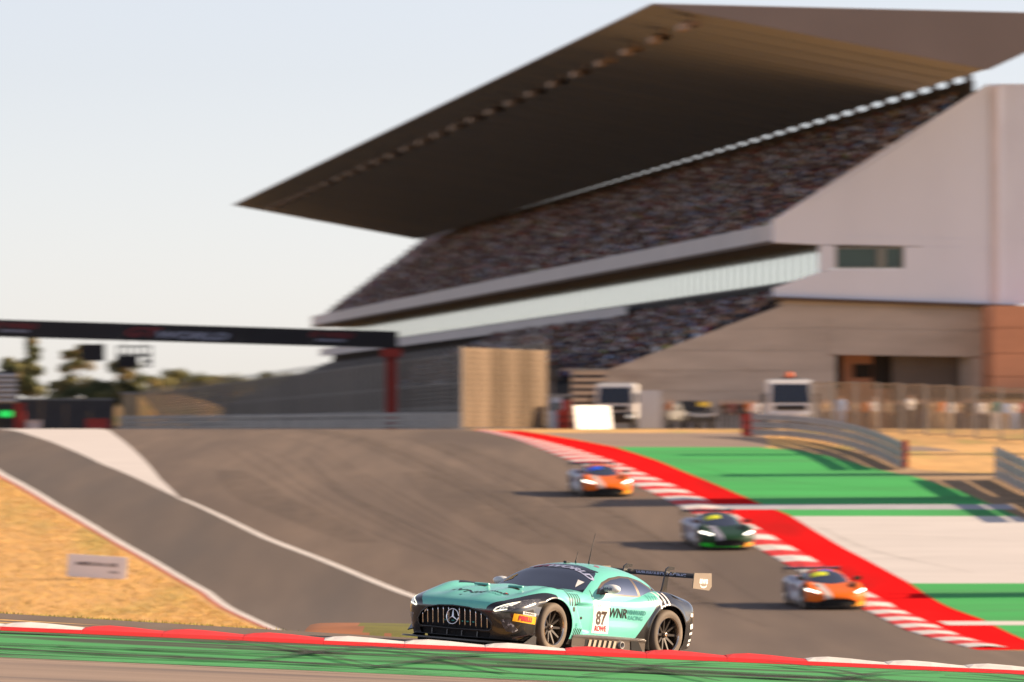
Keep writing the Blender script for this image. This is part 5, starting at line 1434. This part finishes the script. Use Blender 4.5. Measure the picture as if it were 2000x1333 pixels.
    for y in np.linspace(-.57, .57, 13):
        if abs(y) < .02: continue
        zt = float(np.interp(abs(y), [0, .26, .46, .58, .65], [.548, .537, .502, .430, .335])) - .012
        zb = .255
        MB().tube([front(y, zb + (zt - zb) * k / 6, -.012) for k in range(7)], .0085, 6).build('grille_bar', [M_chr], car, True)
    st = MB(); ctr = front(0, .395, .02)
    ring = [ctr + Vector((0, .105 * math.cos(a), .105 * math.sin(a))) for a in np.linspace(0, 2 * math.pi, 37)]
    st.tube(ring, .0105, 8)
    for a in (90, 210, 330):
        d = Vector((0, math.cos(R(a)), math.sin(R(a)))); e = Vector((0, -d.z, d.y))
        V = [ctr + e * .017, ctr - e * .017, ctr + d * .100 + e * .003, ctr + d * .100 - e * .003, ctr + Vector((.014, 0, 0)), ctr + d * .1 + Vector((.006, 0, 0))]
        st.add(V, [(0, 4, 5, 2), (4, 1, 3, 5)])
    st.build('star_emblem', [M_chr], car, True)
    for y in (-.40, -.13, .13, .40):
        MB().box(front(y, .178, -.02), (.02, .018, .075)).build('intake_strut', [M_carbon], car)
    for y, w_ in ((-.2, .03), (-.06, .05), (.11, .02), (.20, .035), (.30, .035)):
        MB().box(front(y + .01, .34, -.045), (.004, w_, .016)).build('grille_script', [pm('teal_print', (.05, .40, .36), .6)], car)
    # headlight optics
    for s, lamp in zip((1, -1), lamps):
        vw = 'front'
        for poly in ([(.672, .524), (.708, .566), (.90, .672), (.90, .656), (.718, .555), (.694, .527)], [(.674, .524), (.694, .526), (.85, .560), (.85, .546), (.71, .508), (.69, .508)]):
            decal('running_light', poly_mesh([(s * y, z) for y, z in poly][::s]), M_led, lamp, bv, vw, (0, 0), lift=.003)
        for k, (y, z) in enumerate(((.775, .565), (.81, .580), (.845, .600), (.88, .622))):
            decal('projector_lamp', rect(.022, .046, .012 * s), pm('projector_lens', (.72, .72, .70), .15, .2, 20, emit=(1, .97, .85), estr=.12), lamp, bv, vw, (s * y, z), lift=.0025)
    # front splitter, canards
    pl = []
    for y in np.linspace(-1.03, 1.03, 41):
        u = min(.999, abs(y) / 1.03)
        pl.append((1.62 + .86 * (1 - u ** 6.5) ** (1 / 2.6), y))
    pl = [(1.74, -1.03)] + pl + [(1.74, 1.03)]
    MB().prism(pl, .075, .098, lambda u, v, q: (u, v, q)).build('splitter', [M_carbon], car)
    MB().prism([(x * .97 + .02, y * .72) for x, y in pl], .035, .074, lambda u, v, q: (u, v, q)).build('floor_plank', [M_well], car)
    for s in (-1, 1):
        MB().prism([(2.05, .245), (1.72, .40), (1.70, .385), (1.80, .27)], 0, .012, lambda u, v, q: (u, 0, v)) 
        m = MB(); V = [(2.16, s * .93, .15), (1.84, s * .985, .20), (1.86, s * 1.10, .245), (1.84, s * .985, .215), (2.16, s * .93, .165), (1.86, s * 1.10, .257)]
        m.add(V, [(0, 1, 2), (3, 4, 5), (0, 4, 3, 1), (1, 3, 5, 2), (2, 5, 4, 0)]); m.build('canard', [M_gloss], car)
        m = MB().prism([(1.98, .098), (1.70, .098), (1.70, .20), (1.76, .22)], -.006, .006, lambda u, v, q: (u, s * .985 + q, v)); m.build('splitter_fence', [M_carbon], car)
    # side skirts
    SK = pm('bronze_carbon', (.085, .066, .052), .3, .2, 4, coat=.5)
    for s in (-1, 1):
        sk = MB().prism([(.90, .285), (.955, .275), (.985, .245), (.965, .222), (.962, .105), (1.0, .085), (1.0, .065), (.85, .065)], -.86, .86, lambda u, v, q: (q, s * u, v)).build('side_skirt', [SK], car, bevel=.006)
        MB().box((.22, s * .962, .165), (.66, .01, .10)).build('louvre_recess', [M_well], sk)
        for k in range(6):
            x = .50 - k * .115
            V = [(x, .112), (x - .055, .112), (x - .085, .215), (x - .03, .215)]
            MB().prism(V, 0, .012, lambda u, v, q: (u, s * (.969 + q), v)).build('louvre', [pm('tan_slat', (.42, .34, .25), .4, .15, 4)], sk)
        m = MB(); m.lathe([(.955, .055), (1.005, .052), (1.005, .040), (.96, .038), (.955, .001)], 20, axis='Y', c=(-.27, 0, .165))
        for i_ in range(len(m.v)): m.v[i_] = (m.v[i_][0], s * m.v[i_][1], m.v[i_][2])
        m.build('exhaust', [M_steel], sk, True)
        MB().prism([(-.50, .245), (-.66, .245), (-.80, .085), (-.53, .085)], 0, .012, lambda u, v, q: (u, s * (.964 + q), v)).build('cooling_duct', [M_well], sk)
        # white and mint slashes ahead of the skirt
        for k in range(5):
            decal('slash', rect(.020, .25, .055), M_gloss, mb_, bv, 'left' if s > 0 else 'right', (.90 - k * .05, .235), lift=.004)
    # wheel wells and floor
    for xc, zc in (WF, WR):
        for s in (-1, 1):
            m = MB(); m.lathe([(.56, .001), (.56, .43), (.95, .43)], 28, axis='Y', c=(xc, 0, zc))
            for i_ in range(len(m.v)): m.v[i_] = (m.v[i_][0], s * m.v[i_][1], max(.10, m.v[i_][2]))
            m.build('wheel_well', [M_well], car)
    MB().box((0, 0, .10), (3.6, 1.7, .04)).build('floor', [M_well], car)
    MB().prism([(-1.7, .10), (-2.16, .26), (-2.16, .29), (-1.7, .14)], -.80, .80, lambda u, v, q: (u, q, v)).build('diffuser', [M_carbon], car)
    race_wheel(car, 1.33, .845, .345, .31, R(4)); race_wheel(car, 1.33, -.845, .345, .31, R(4))
    race_wheel(car, -1.33, .855, .355, .32); race_wheel(car, -1.33, -.855, .355, .32)
    # interior
    it = MB(); it.box((-.45, 0, .38), (1.9, 1.3, .04)); it.box((.52, 0, .62), (.06, 1.3, .5)); it.box((-1.35, 0, .65), (.06, 1.2, .6))
    for s in (-1, 1): it.box((-.45, s * .70, .62), (1.9, .05, .5))
    it.box((.42, 0, .80), (.30, 1.2, .14)); it.build('cockpit', [M_cab], car)
    cg = MB()
    for s in (-1, 1):
        cg.tube([(.38, s * .60, .80), (.05, s * .55, 1.03), (-.12, s * .47, 1.12), (-.55, s * .46, 1.14), (-.60, s * .52, .9), (-.60, s * .58, .45)], .022, 7)
        cg.tube([(-.58, s * .46, 1.12), (-1.25, s * .40, .75)], .022, 7); cg.tube([(.30, s * .61, .55), (-.58, s * .57, .85)], .022, 7)
    cg.tube([(-.12, -.47, 1.12), (-.12, .47, 1.12)], .022, 7); cg.tube([(-.57, -.46, 1.13), (-.57, .46, 1.13)], .022, 7); cg.tube([(-.58, -.5, .5), (-.57, .46, 1.12)], .022, 7)
    cg.build('roll_cage', [M_cage], car, True)
    stt = MB().box((-.42, .33, .55), (.50, .46, .20)).box((-.66, .33, .80), (.16, .46, .62)).box((-.60, .12, .92), (.22, .06, .25)).box((-.60, .54, .92), (.22, .06, .25)).build('seat', [M_blk], car, bevel=.03)
    sw = MB(); sw.tube([(.12 + .05 * math.sin(a), .33 + .15 * math.cos(a), .80 + .13 * math.sin(a)) for a in np.linspace(0, 2 * math.pi, 20)], .015, 6); sw.build('steering_wheel', [M_blk], car, True)
    # mirrors, antennas, wing, roof bits
    M_mir = pm('mirror_white', (.70, .72, .72), .3, .04, 2, coat=.5)
    for s in (-1, 1):
        m = MB(); m.lathe([(-.075, .001), (-.07, .06), (-.03, .11), (.03, .125), (.055, .12), (.06, .001)], 20, axis='X', c=(0, 0, 0))
        for i_ in range(len(m.v)):
            x, y, z = m.v[i_]; m.v[i_] = (.07 - x, s * .985 + y * 1.08, .945 + z * .52)
        mo = m.build('mirror', [M_mir], car, True)
        MB().bar((.16, s * .87, .855), (.08, s * .97, .905), .03, .02).build('mirror_arm', [M_blk], mo)
        flat = text_mesh('WNR', .07, .0, .002)
    for x, y, h, tilt in ((-.42, -.05, .16, .04), (-.60, .05, .44, .10)):
        z0 = bv.ray_cast(Vector((x, y, 3)), Vector((0, 0, -1)))[0].z
        MB().tube([(x, y, z0 - .01), (x, y, z0 + .03), (x - tilt * .3, y, z0 + h * .4), (x - tilt, y, z0 + h)], [.014, .010, .006, .0045], 6).build('antenna', [M_blk], car, True)
    z0 = bv.ray_cast(Vector((-.28, -.1, 3)), Vector((0, 0, -1)))[0].z
    MB().box((-.28, -.1, z0 + .012), (.10, .06, .03)).build('roof_vent', [M_blk], car, bevel=.008)
    wing(car, -2.17, 1.245, .90, .36, [pm('matt_carbon', (.014, .013, .014), .6, .2, 5), pm('bronze_plate', (.22, .175, .13), .45, .12, 3), M_gloss], (.44, .25))
    # bonnet vents and pins
    for s in (-1, 1):
        decal('bonnet_vent', poly_mesh([(-.13, -.05), (.13, -.035), (.10, .035), (-.10, .05)]), M_well, car, bv, 'top', (1.42, s * .30), lift=.004)
        z1 = bv.ray_cast(Vector((1.38, s * .30, 3)), Vector((0, 0, -1)))[0].z
        MB().box((1.36, s * .30, z1 + .018), (.05, .26, .03), M=Matrix.Rotation(R(18), 3, 'Y')).build('vent_flap', [MINT], car, bevel=.008)
        decal('bonnet_pin', poly_mesh([(.035 * math.cos(a), .022 * math.sin(a)) for a in np.linspace(0, 2 * math.pi, 17)[:-1]]), M_gloss, car, bv, 'top', (1.78, s * .47), lift=.004)
        decal('bonnet_pin_cap', poly_mesh([(.022 * math.cos(a), .013 * math.sin(a)) for a in np.linspace(0, 2 * math.pi, 13)[:-1]]), M_kred, car, bv, 'top', (1.78, s * .47), lift=.006)
    decal('badge', poly_mesh([(.022 * math.cos(a), .016 * math.sin(a)) for a in np.linspace(0, 2 * math.pi, 13)[:-1]]), M_gloss, car, bv, 'top', (2.10, -.08), lift=.004)
    decal('badge_ring', poly_mesh([(.012 * math.cos(a), .008 * math.sin(a)) for a in np.linspace(0, 2 * math.pi, 13)[:-1]]), M_chr, car, bv, 'top', (2.10, -.08), lift=.006)
    # ---- print on the bodywork
    K = pm('print_black', (.012, .012, .012), .4); Wt = pm('print_white', (.78, .77, .76), .4); Rd = pm('print_red', (.45, .02, .03), .4)
    Ye = pm('print_yellow', (.80, .42, .01), .4); Tl = pm('print_teal', (.04, .26, .24), .4); Lv = pm('print_lavender', (.42, .46, .66), .4)
    TM = text_mesh
    decal('lettering', TM('WNR', .20, 0, .004), K, car, bv, 'top', (1.90, -.12), 0, sx=1.25)
    decal('lettering', TM('WINWARD', .085, 0, .003), K, car, bv, 'top', (1.83, .33), 0, sx=1.0)
    decal('lettering', TM('RACING', .085, 0, .0), Tl, car, bv, 'top', (1.93, .33), 0, sx=1.05)
    for s, vw in ((1, 'left'), (-1, 'right')):
        k = lambda x: x
        dr = car
        decal('number_panel', rect(.385, .45), Wt, dr, bv, vw, (.165, .535), lift=.003)
        decal('lettering', TM('87', .255, 0, .010), pm('print_bronze', (.07, .045, .03), .4), dr, bv, vw, (.165, .515), lift=.006, sx=.98)
        decal('lettering', TM('ROWE', .10, 0, .004), Rd, dr, bv, vw, (.165, .375), lift=.006, sx=.92)
        decal('lettering', TM('GT', .05, 0, .002), pm('print_pink', (.75, .45, .45), .4), dr, bv, vw, (.22, .70), lift=.006)
        decal('lettering', TM('WNR', .185, 0, .004), K, dr, bv, vw, (-.225, .605), lift=.005, sx=.93)
        decal('lettering', TM('WINWARD', .085, 0, .003), Tl, dr, bv, vw, (-.615, .635), lift=.005, sx=.9)
        decal('lettering', TM('RACING', .085, 0, .0), Tl, dr, bv, vw, (-.61, .555), lift=.005, sx=.95)
        decal('door_handle', poly_mesh([(-.085, 0), (-.05, -.028), (.06, -.022), (.085, 0), (.05, .012), (-.05, .012)]), pm('teal_recess', (.06, .30, .27), .4), dr, bv, vw, (-.72, .76), lift=.004)
        decal('sticker', rect(.40, .105, 0), Ye, dr, bv, vw, (1.955, .435), ang=R(-4), lift=.004)
        decal('lettering', TM('PIRELLI', .088, 0, .006), Rd, dr, bv, vw, (1.955, .435), ang=R(-4), lift=.009, sx=.92)
        decal('sticker', rect(.26, .042, 0), Wt, dr, bv, vw, (1.885, .510), ang=R(-4), lift=.004)
        decal('lettering', TM('RAVENOL', .036, .2, .001), K, dr, bv, vw, (1.885, .510), ang=R(-4), lift=.009, sx=1.3)
        # slashes: black and white bars at both livery borders
        for n_ in range(5):
            decal('slash', poly_mesh([(-.015, -.11), (.008, -.11), (.024, .0), (.006, .095), (-.018, .095), (.0, .0)]), K, dr, bv, vw, (1.0 - n_ * .064, .775), lift=.004)
        for n_ in range(3):
            decal('slash', poly_mesh([(-.015, -.11), (.012, -.11), (.028, .0), (-.02, .11), (-.05, .11), (-.004, .0)]), Wt, dr, bv, vw, (-1.11 - n_ * .085, .83), lift=.004)
        for n_ in range(4):
            decal('slash', poly_mesh([(-.008, -.05), (.006, -.05), (-.004, .05), (-.018, .05)]), Tl, dr, bv, vw, (-.90 - n_ * .05, .84), lift=.004)
        decal('fender_shade', poly_mesh([(-.34, -.02), (-.2, -.005), (.22, -.075), (.22, .05), (.05, .06), (-.12, .035)]), K, dr, bv, 'top' if False else vw, (1.15, .862), lift=.003) if False else None
        decal('sticker', rect(.085, .05), Wt, dr, bv, vw, (-1.90, .66), lift=.004)
        for z_ in (.40, .50, .30, .24): decal('sticker', rect(.10, .035 if z_ != .5 else .07), Wt, dr, bv, vw, (-1.92, z_), ang=R(10), lift=.004)
        decal('sticker', rect(.05, .06), pm('print_bronze', (.07, .045, .03), .4), dr, bv, vw, (.90, .62), lift=.004)
        for n_ in range(3): decal('sticker', rect(.055, .012), Tl, dr, bv, vw, (.80, .42 - n_ * .022), lift=.004)
        decal('sticker', poly_mesh([(-.03, -.03), (.0, -.01), (.03, -.01), (.03, .02), (-.0, .03), (-.03, .01)]), K, dr, bv, vw, (.62, .50), lift=.004)
        decal('lettering', TM('L. AUER   M. ENGEL', .035, 0, .0), K, dr, bv, vw, (-.42, 1.165), ang=R(-4), lift=.003) if False else None
        # dark panel gaps of the door
        for pp in ([(.338, .90), (.345, .70), (.35, .5), (.30, .30)],):
            gapm = [( -x + .0, z) for x, z in pp]
            poly_ = [(-(x) - .004, z) for x, z in pp] + [(-(x) + .004, z) for x, z in pp[::-1]]
            if s < 0: poly_ = [(-u, v) for u, v in poly_][::-1]
            decal('panel_gap', poly_mesh(poly_), M_well, dr, bv, vw, (0, 0), lift=.002)
        decal('panel_gap', rect(1.02, .008), M_well, dr, bv, vw, (-.30, .898), lift=.002) if False else None
    # bonnet shut line along the black wing, dark wing-top graphic
    for s in (-1, 1):
        gp_ = [(-.08, -.28), (-.12, .10), (-.04, .17), (.06, .15), (.09, -.05)]
        decal('graphic', poly_mesh([(s * u, w) for u, w in gp_][::s]), K, car, bv, 'top', (1.10, s * .78), lift=.004)
    # windscreen banner
    decal('sun_strip', poly_mesh([(-.61, .13), (-.56, .00), (-.30, -.075), (0, -.095), (.30, -.075), (.56, .00), (.61, .13), (.60, .15), (.34, .065), (0, .055), (-.34, .065), (-.60, .15)]), pm('sun_strip', (.010, .009, .016), .15, .1, 1, coat=.6), car, bv, 'top', (.035, 0), lift=.003)
    import bmesh
    def arc_text(body, size, x0, y0, sx, mat, shear):
        me = TM(body, size, shear, .006)
        for v in me.vertices:       # follow the curve of the header
            yy = y0 + v.co.x * sx
            v.co.y -= .20 * yy * yy
        return decal('lettering', me, mat, car, bv, 'top', (x0, y0), lift=.006, sx=sx)
    arc_text('WORLD', .125, .055, .25, 1.9, Lv, .35)
    arc_text('GT', .12, .055, -.27, 1.9, pm('print_maroon', (.22, .02, .05), .4), .3)
    decal('lettering', TM('132', .105, .25, .006), Ye, car, bv, 'front', (-.52, .985), ang=R(24), lift=.006, sx=.9)
    decal('sticker', poly_mesh([(-.05, .05), (.05, .02), (.035, -.06)]), Wt, car, bv, 'front', (.63, .985), lift=.006)
    decal('sticker', rect(.09, .03), pm('print_magenta', (.65, .05, .18), .4), car, bv, 'top', (-.30, .42), lift=.004)
    decal('sticker', rect(.09, .018), Rd, car, bv, 'top', (-.36, .37), lift=.004)
    # end plate and wing lettering (flat panels)
    for s in (-1, 1):
        me = TM('aws', .13, 0, .006)
        sm = MB(); arc = [(.085 * math.cos(a), -.045 + .05 * math.sin(a)) for a in np.linspace(R(205), R(335), 12)]
        me2 = MB(); 
        for (u0, v0), (u1, v1) in zip(arc[:-1], arc[1:]): me2.add([(u0, v0 - .011, 0), (u1, v1 - .011, 0), (u1, v1 + .011, 0), (u0, v0 + .011, 0)], [(0, 1, 2, 3)])
        M = Matrix(((-s, 0, 0, -2.20), (0, 0, s, s * .9185), (0, 1, 0, 1.165), (0, 0, 0, 1)))
        me.transform(M); me.materials.append(Wt); link('lettering', me, car)
        m3 = me2.mesh('lettering', [Wt]); m3.transform(M); link('lettering', m3, car)
        if s < 0: continue
        flat = TM('WNR', .066, 0, .002); flat.transform(Matrix(((0, 0, 1, .155), (s * s, 0, 0, s * .99), (0, 1, 0, .935), (0, 0, 0, 1)))); flat.materials.append(pm('print_navy', (.03, .04, .12), .5)); link('lettering', flat, car)
    wl = TM('WINWARD RACING', .085, .2, .002); wl.transform(Matrix(((0, 0, 1, -2.008), (1, 0, 0, .28), (0, 1, 0, 1.208), (0, 0, 0, 1))) @ Matrix.Diagonal((1.15, 1, 1, 1))); wl.materials.append(Lv); link('lettering', wl, car)
    return car
coupe = build_coupe()
# pose found from the wheel centres, grille, roof and wing in the photograph
yaw, pit, rol = 4.05216421, -0.064, -0.0493789082
coupe.matrix_world = Matrix.Translation((0.584, 96.957, EYE - 2.914)) @ Matrix.Rotation(yaw, 4, 'Z') @ Matrix.Rotation(pit, 4, 'Y') @ Matrix.Rotation(rol, 4, 'X')

drv = person((0, 0, 0), 0, 'sit', 'navy', 'black', 'driver in a navy suit and helmet at the wheel of the mint race car', None)
drv.matrix_world = coupe.matrix_world @ Matrix.Translation((-.50, .33, -.10)) @ Matrix.Rotation(R(90), 4, 'Z') @ Matrix.Diagonal((.94, .94, .94, 1))
drv.material_slots[3].material = HAIRS[3]; drv.material_slots[0].link = 'OBJECT'; drv.material_slots[0].material = HAIRS[3]

# ------------------------------------------------------------------ the mid-engined cars behind
def super_shape(G, zh, zm):
    X, Y, Z = G[..., 0], G[..., 1], G[..., 2]
    ay = np.abs(Y); wt = ss(0.15, 0.8, (Z - zm) / (zh - zm + 1e-6)); sg = np.sign(Y)
    G[..., 2] += wt * (.11 * np.exp(-((X - 1.30) / .45) ** 2) * np.exp(-((ay - .80) / .17) ** 2) + .06 * np.exp(-((X + 1.3) / .5) ** 2) * np.exp(-((ay - .84) / .2) ** 2))
    G[..., 1] -= sg * .10 * np.exp(-((X + .15) / .42) ** 2) * np.exp(-((Z - .50) / .2) ** 2) * (ay > .6)
SUPER = dict(ends=(1.40, 2.28, 2.4, -1.75, -2.25, 4.5), tuck=.05, shape=super_shape,
             W=[(2.4, .99), (1.33, 1.0), (.6, .98), (0, .97), (-.6, .99), (-1.33, 1.02), (-2.2, .96)],
             zh=[(2.28, .40), (2.22, .47), (2.05, .545), (1.8, .61), (1.5, .68), (1.2, .745), (.9, .80), (.4, .84), (-.5, .87), (-1.2, .90), (-1.8, .90), (-2.25, .84)],
             zm=[(2.4, .36), (1.33, .46), (-1.33, .50), (-2.2, .50)], zs=[(2.4, .12), (-1.7, .12), (-2.25, .3)],
             n=[(2.4, 3.4), (1.33, 5.5), (.3, 4.4), (-1.33, 5.5), (-2.2, 4.5)])
SUPER_CAB = dict(ends=(.30, 1.22, 2.2, -.9, -2.1, 2.0), side=False,
                 W=[(1.3, .76), (0, .76), (-1, .74), (-2.1, .6)],
                 zh=[(1.22, .70), (1.0, .81), (.75, .92), (.5, 1.03), (.25, 1.11), (0, 1.155), (-.3, 1.175), (-.7, 1.155), (-1.1, 1.07), (-1.6, .96), (-2.1, .84)],
                 zm=[(1.3, .60), (-2.1, .60)], zs=[(1.3, .5), (-2.1, .5)], n=[(1.3, 2.3), (0, 2.6), (-2.1, 2.2)])
def build_super(label, paint, nose_paint, side_paint, flash, lip, visor, strip, low=M_gloss):
    car = empty('race_car', (0, 0, 0), 0, label, 'race car', 'race cars chasing down the straight')
    b = Shell(loft(SUPER, 34, 70, 14, 46)); c = Shell(loft(SUPER_CAB, 28, 34, 20, 32))
    ab = np.abs
    for xc in (1.31, -1.33):
        b.cut(lambda x, y, z: np.maximum(np.hypot(x - xc, z - .345) - .40, .5 - ab(y)), 'X')
    b.cut(lambda x, y, z: sdf_poly(x, ab(y), [(.85, -.1), (.80, .35), (.55, .6), (-.6, .6), (-1.0, .4), (-1.2, -.1)]) + np.where(z < .55, 9, 0), 'X')
    b.cut(lambda x, y, z: np.maximum(sdf_poly(ab(y), z, [(-.01, .36), (.34, .35), (.62, .27), (.58, .14), (-.01, .14)]), np.where(x < 1.7, 9., -9.)), 'mouth')
    b.cut(lambda x, y, z: np.maximum(sdf_poly(ab(y), z, [(.60, .50), (.72, .565), (.93, .665), (.95, .60), (.80, .53), (.66, .47)]), np.where(x < 1.2, 9., -9.)), 'lamp', ['body'])
    b.cut(lambda x, y, z: np.maximum(z - .25, 1.2 - x), 'lip', ['body'])
    b.cut(lambda x, y, z: np.maximum(.62 + .16 * (2.2 - x) - ab(y), z - .60) if False else .80 - ab(y) + np.where(x > 1.25, 9., -9.) * 1.0, 'side', ['body']) if False else None
    b.cut(lambda x, y, z: np.maximum(x - 1.0 + .4 * (z - .5), .6 - ab(y)), 'side', ['body'])
    b.cut(lambda x, y, z: np.maximum(sdf_poly(x, y, [(2.4, -.42), (2.4, -.20), (1.0, -.30), (1.0, -.62)]), -z), 'flash', ['body'])
    c.cut(lambda x, y, z: sdf_poly(x, ab(y), [(1.5, -.2), (1.5, .8), (.80, .64), (.62, .60), (.40, .54), (.22, .46), (.14, .28), (.12, -.2)]), 'windscreen')
    c.cut(lambda x, y, z: np.maximum(sdf_poly(x, z, [(.62, .85), (.35, .98), (.1, 1.05), (-.3, 1.07), (-.75, 1.0), (-.95, .88), (-.6, .85)]), .25 - ab(y)), 'window', ['body'])
    bv = bvh_of(b, c)
    b.part('body', 'body', paint, car)
    b.part('flank', 'side', side_paint, car, lambda q: q[:, 1] < 0); b.part('flank', 'side', paint if side_paint is None else nose_paint, car, lambda q: q[:, 1] > 0)
    b.part('bonnet_flash', 'flash', flash, car)
    b.part('air_intake', 'mouth', M_well, car, move=(-.05, 0, 0))
    b.part('lip', 'lip', low, car, lambda q: q[:, 1] < .45); b.part('lip_corner', 'lip', lip, car, lambda q: q[:, 1] >= .45)
    lp = [b.part('headlight', 'lamp', M_lens, car, lambda q: q[:, 1] * s > 0) for s in (1, -1)]
    for s, l in zip((1, -1), lp):
        decal('beam', poly_mesh([(s * y, z) for y, z in [(.60, .515), (.70, .555), (.93, .600), (.93, .655), (.72, .590), (.60, .555)]][::s]), M_beam, l, bv, 'front', (0, -.008), lift=.012)
    c.part('roof', 'body', paint, car)
    c.part('windscreen', 'windscreen', M_wsc, car)
    for s in (1, -1): c.part('side_window', 'window', M_wsc, car, lambda q: q[:, 1] * s > 0)
    if visor: decal('sun_strip', rect(.52, .30, 0), visor, car, bv, 'top', (.40, -.27), lift=.006)
    if strip: decal('roof_strip', rect(.44, .16, 0), strip, car, bv, 'top', (.06, .02), lift=.006)
    pl = [(1.75, -.98)] + [(1.50 + .86 * (1 - min(.999, abs(y) / .98) ** 3.2) ** .45, y) for y in np.linspace(-.98, .98, 25)] + [(1.75, .98)]
    MB().prism(pl, .07, .095, lambda u, v, q: (u, v, q)).build('splitter', [M_carbon], car)
    MB().box((0, 0, .10), (3.6, 1.7, .05)).build('floor', [M_well], car)
    for s in (-1, 1):
        m = MB().box((.72, s * .92, .93), (.14, .22, .12)); m.bar((.68, s * .70, .86), (.71, s * .84, .92), .03); m.build('mirror', [M_gloss], car, bevel=.02)
        MB().prism([(.86, .08), (.86, .20), (-.86, .22), (-.86, .08)], .93, .99, lambda u, v, q: (u, s * q, v)).build('side_skirt', [M_carbon], car)
        for xc in (1.31, -1.33):
            m = MB(); m.lathe([(.56, .001), (.56, .42), (.95, .42)], 20, axis='Y', c=(xc, 0, .345))
            for i_ in range(len(m.v)): m.v[i_] = (m.v[i_][0], s * m.v[i_][1], max(.10, m.v[i_][2]))
            m.build('wheel_well', [M_well], car)
            race_wheel(car, xc, s * .85, .345, .31, detail=False)
    it = MB(); it.box((-.1, 0, .40), (1.9, 1.2, .04)); it.box((.78, 0, .6), (.06, 1.2, .4)); it.box((-1.0, 0, .6), (.06, 1.1, .5)); it.box((-.25, .32, .75), (.2, .46, .6)); it.build('cockpit', [M_cab], car)
    wing(car, -2.15, 1.14, .90, .34, [M_gloss, M_gloss, M_carbon], (.36, .24))
    return car
def place(car, X, Y, psi):
    f = Vector((math.sin(psi), -math.cos(psi), 0)); l = Vector((-f.y, f.x, 0))
    g = lambda a, b_: float(gz(X + f.x * a + l.x * b_, Y + f.y * a + l.y * b_))
    F3 = Vector((f.x, f.y, (g(1.3, 0) - g(-1.3, 0)) / 2.6)).normalized()
    L3 = Vector((l.x, l.y, (g(0, .8) - g(0, -.8)) / 1.6)); L3 = (L3 - F3 * L3.dot(F3)).normalized()
    U3 = F3.cross(L3)
    M = Matrix(((F3.x, L3.x, U3.x, X), (F3.y, L3.y, U3.y, Y), (F3.z, L3.z, U3.z, (g(1.3, 0) + g(-1.3, 0)) / 2 + .012), (0, 0, 0, 1)))
    car.matrix_world = M
ORA = pm('orange_paint', (.80, .15, .006), .45, .04, 1, coat=.15, spec=.25); GRY = pm('lilac_grey_paint', (.30, .29, .36), .4, .06, 1, coat=.5)
CRM = pm('cream_paint', (.72, .60, .52), .3, .04, 1, coat=.5); YEL = pm('yellow_visor', (.80, .86, .02), .35); BLU = pm('blue_visor', (.02, .12, .90), .35)
GBK = pm('dark_green_paint', (.012, .045, .018), .4, .2, 1, coat=.15, spec=.25); LIM = pm('lime_flash', (.02, .62, .03), .5); AMB = pm('amber_lip', (.85, .36, .03), .35)
GRN2 = pm('mid_green_paint', (.04, .22, .08), .3, .1, 1, coat=.5)
cA = build_super('orange race car with a blue windscreen visor, farthest of the chasing cars', ORA, ORA, GRY, CRM, AMB, BLU, None, M_carbon)
place(cA, *[(1172 - 1000) / F * 272.5, 272.5], R(9))
cB = build_super('dark green and black race car with a yellow visor between two orange cars', GBK, GRN2, GRY, GRY, AMB, YEL, None, LIM)
place(cB, *[(1402 - 1000) / F * 245.5, 245.5], R(9))
cC = build_super('orange race car with a yellow visor and blue roof strip, nearest of the chasing cars', ORA, ORA, GRY, CRM, AMB, YEL, BLU, M_carbon)
place(cC, *[(1610 - 1000) / F * 218.5, 218.5], R(9))
# a blue car far off on the straight
cD = build_super('small blue race car far away on the straight below the timing tower', BLU, BLU, BLU, BLU, BLU, None, None, M_carbon)
place(cD, (100 - 1000) / F * 760, 760, R(-5))
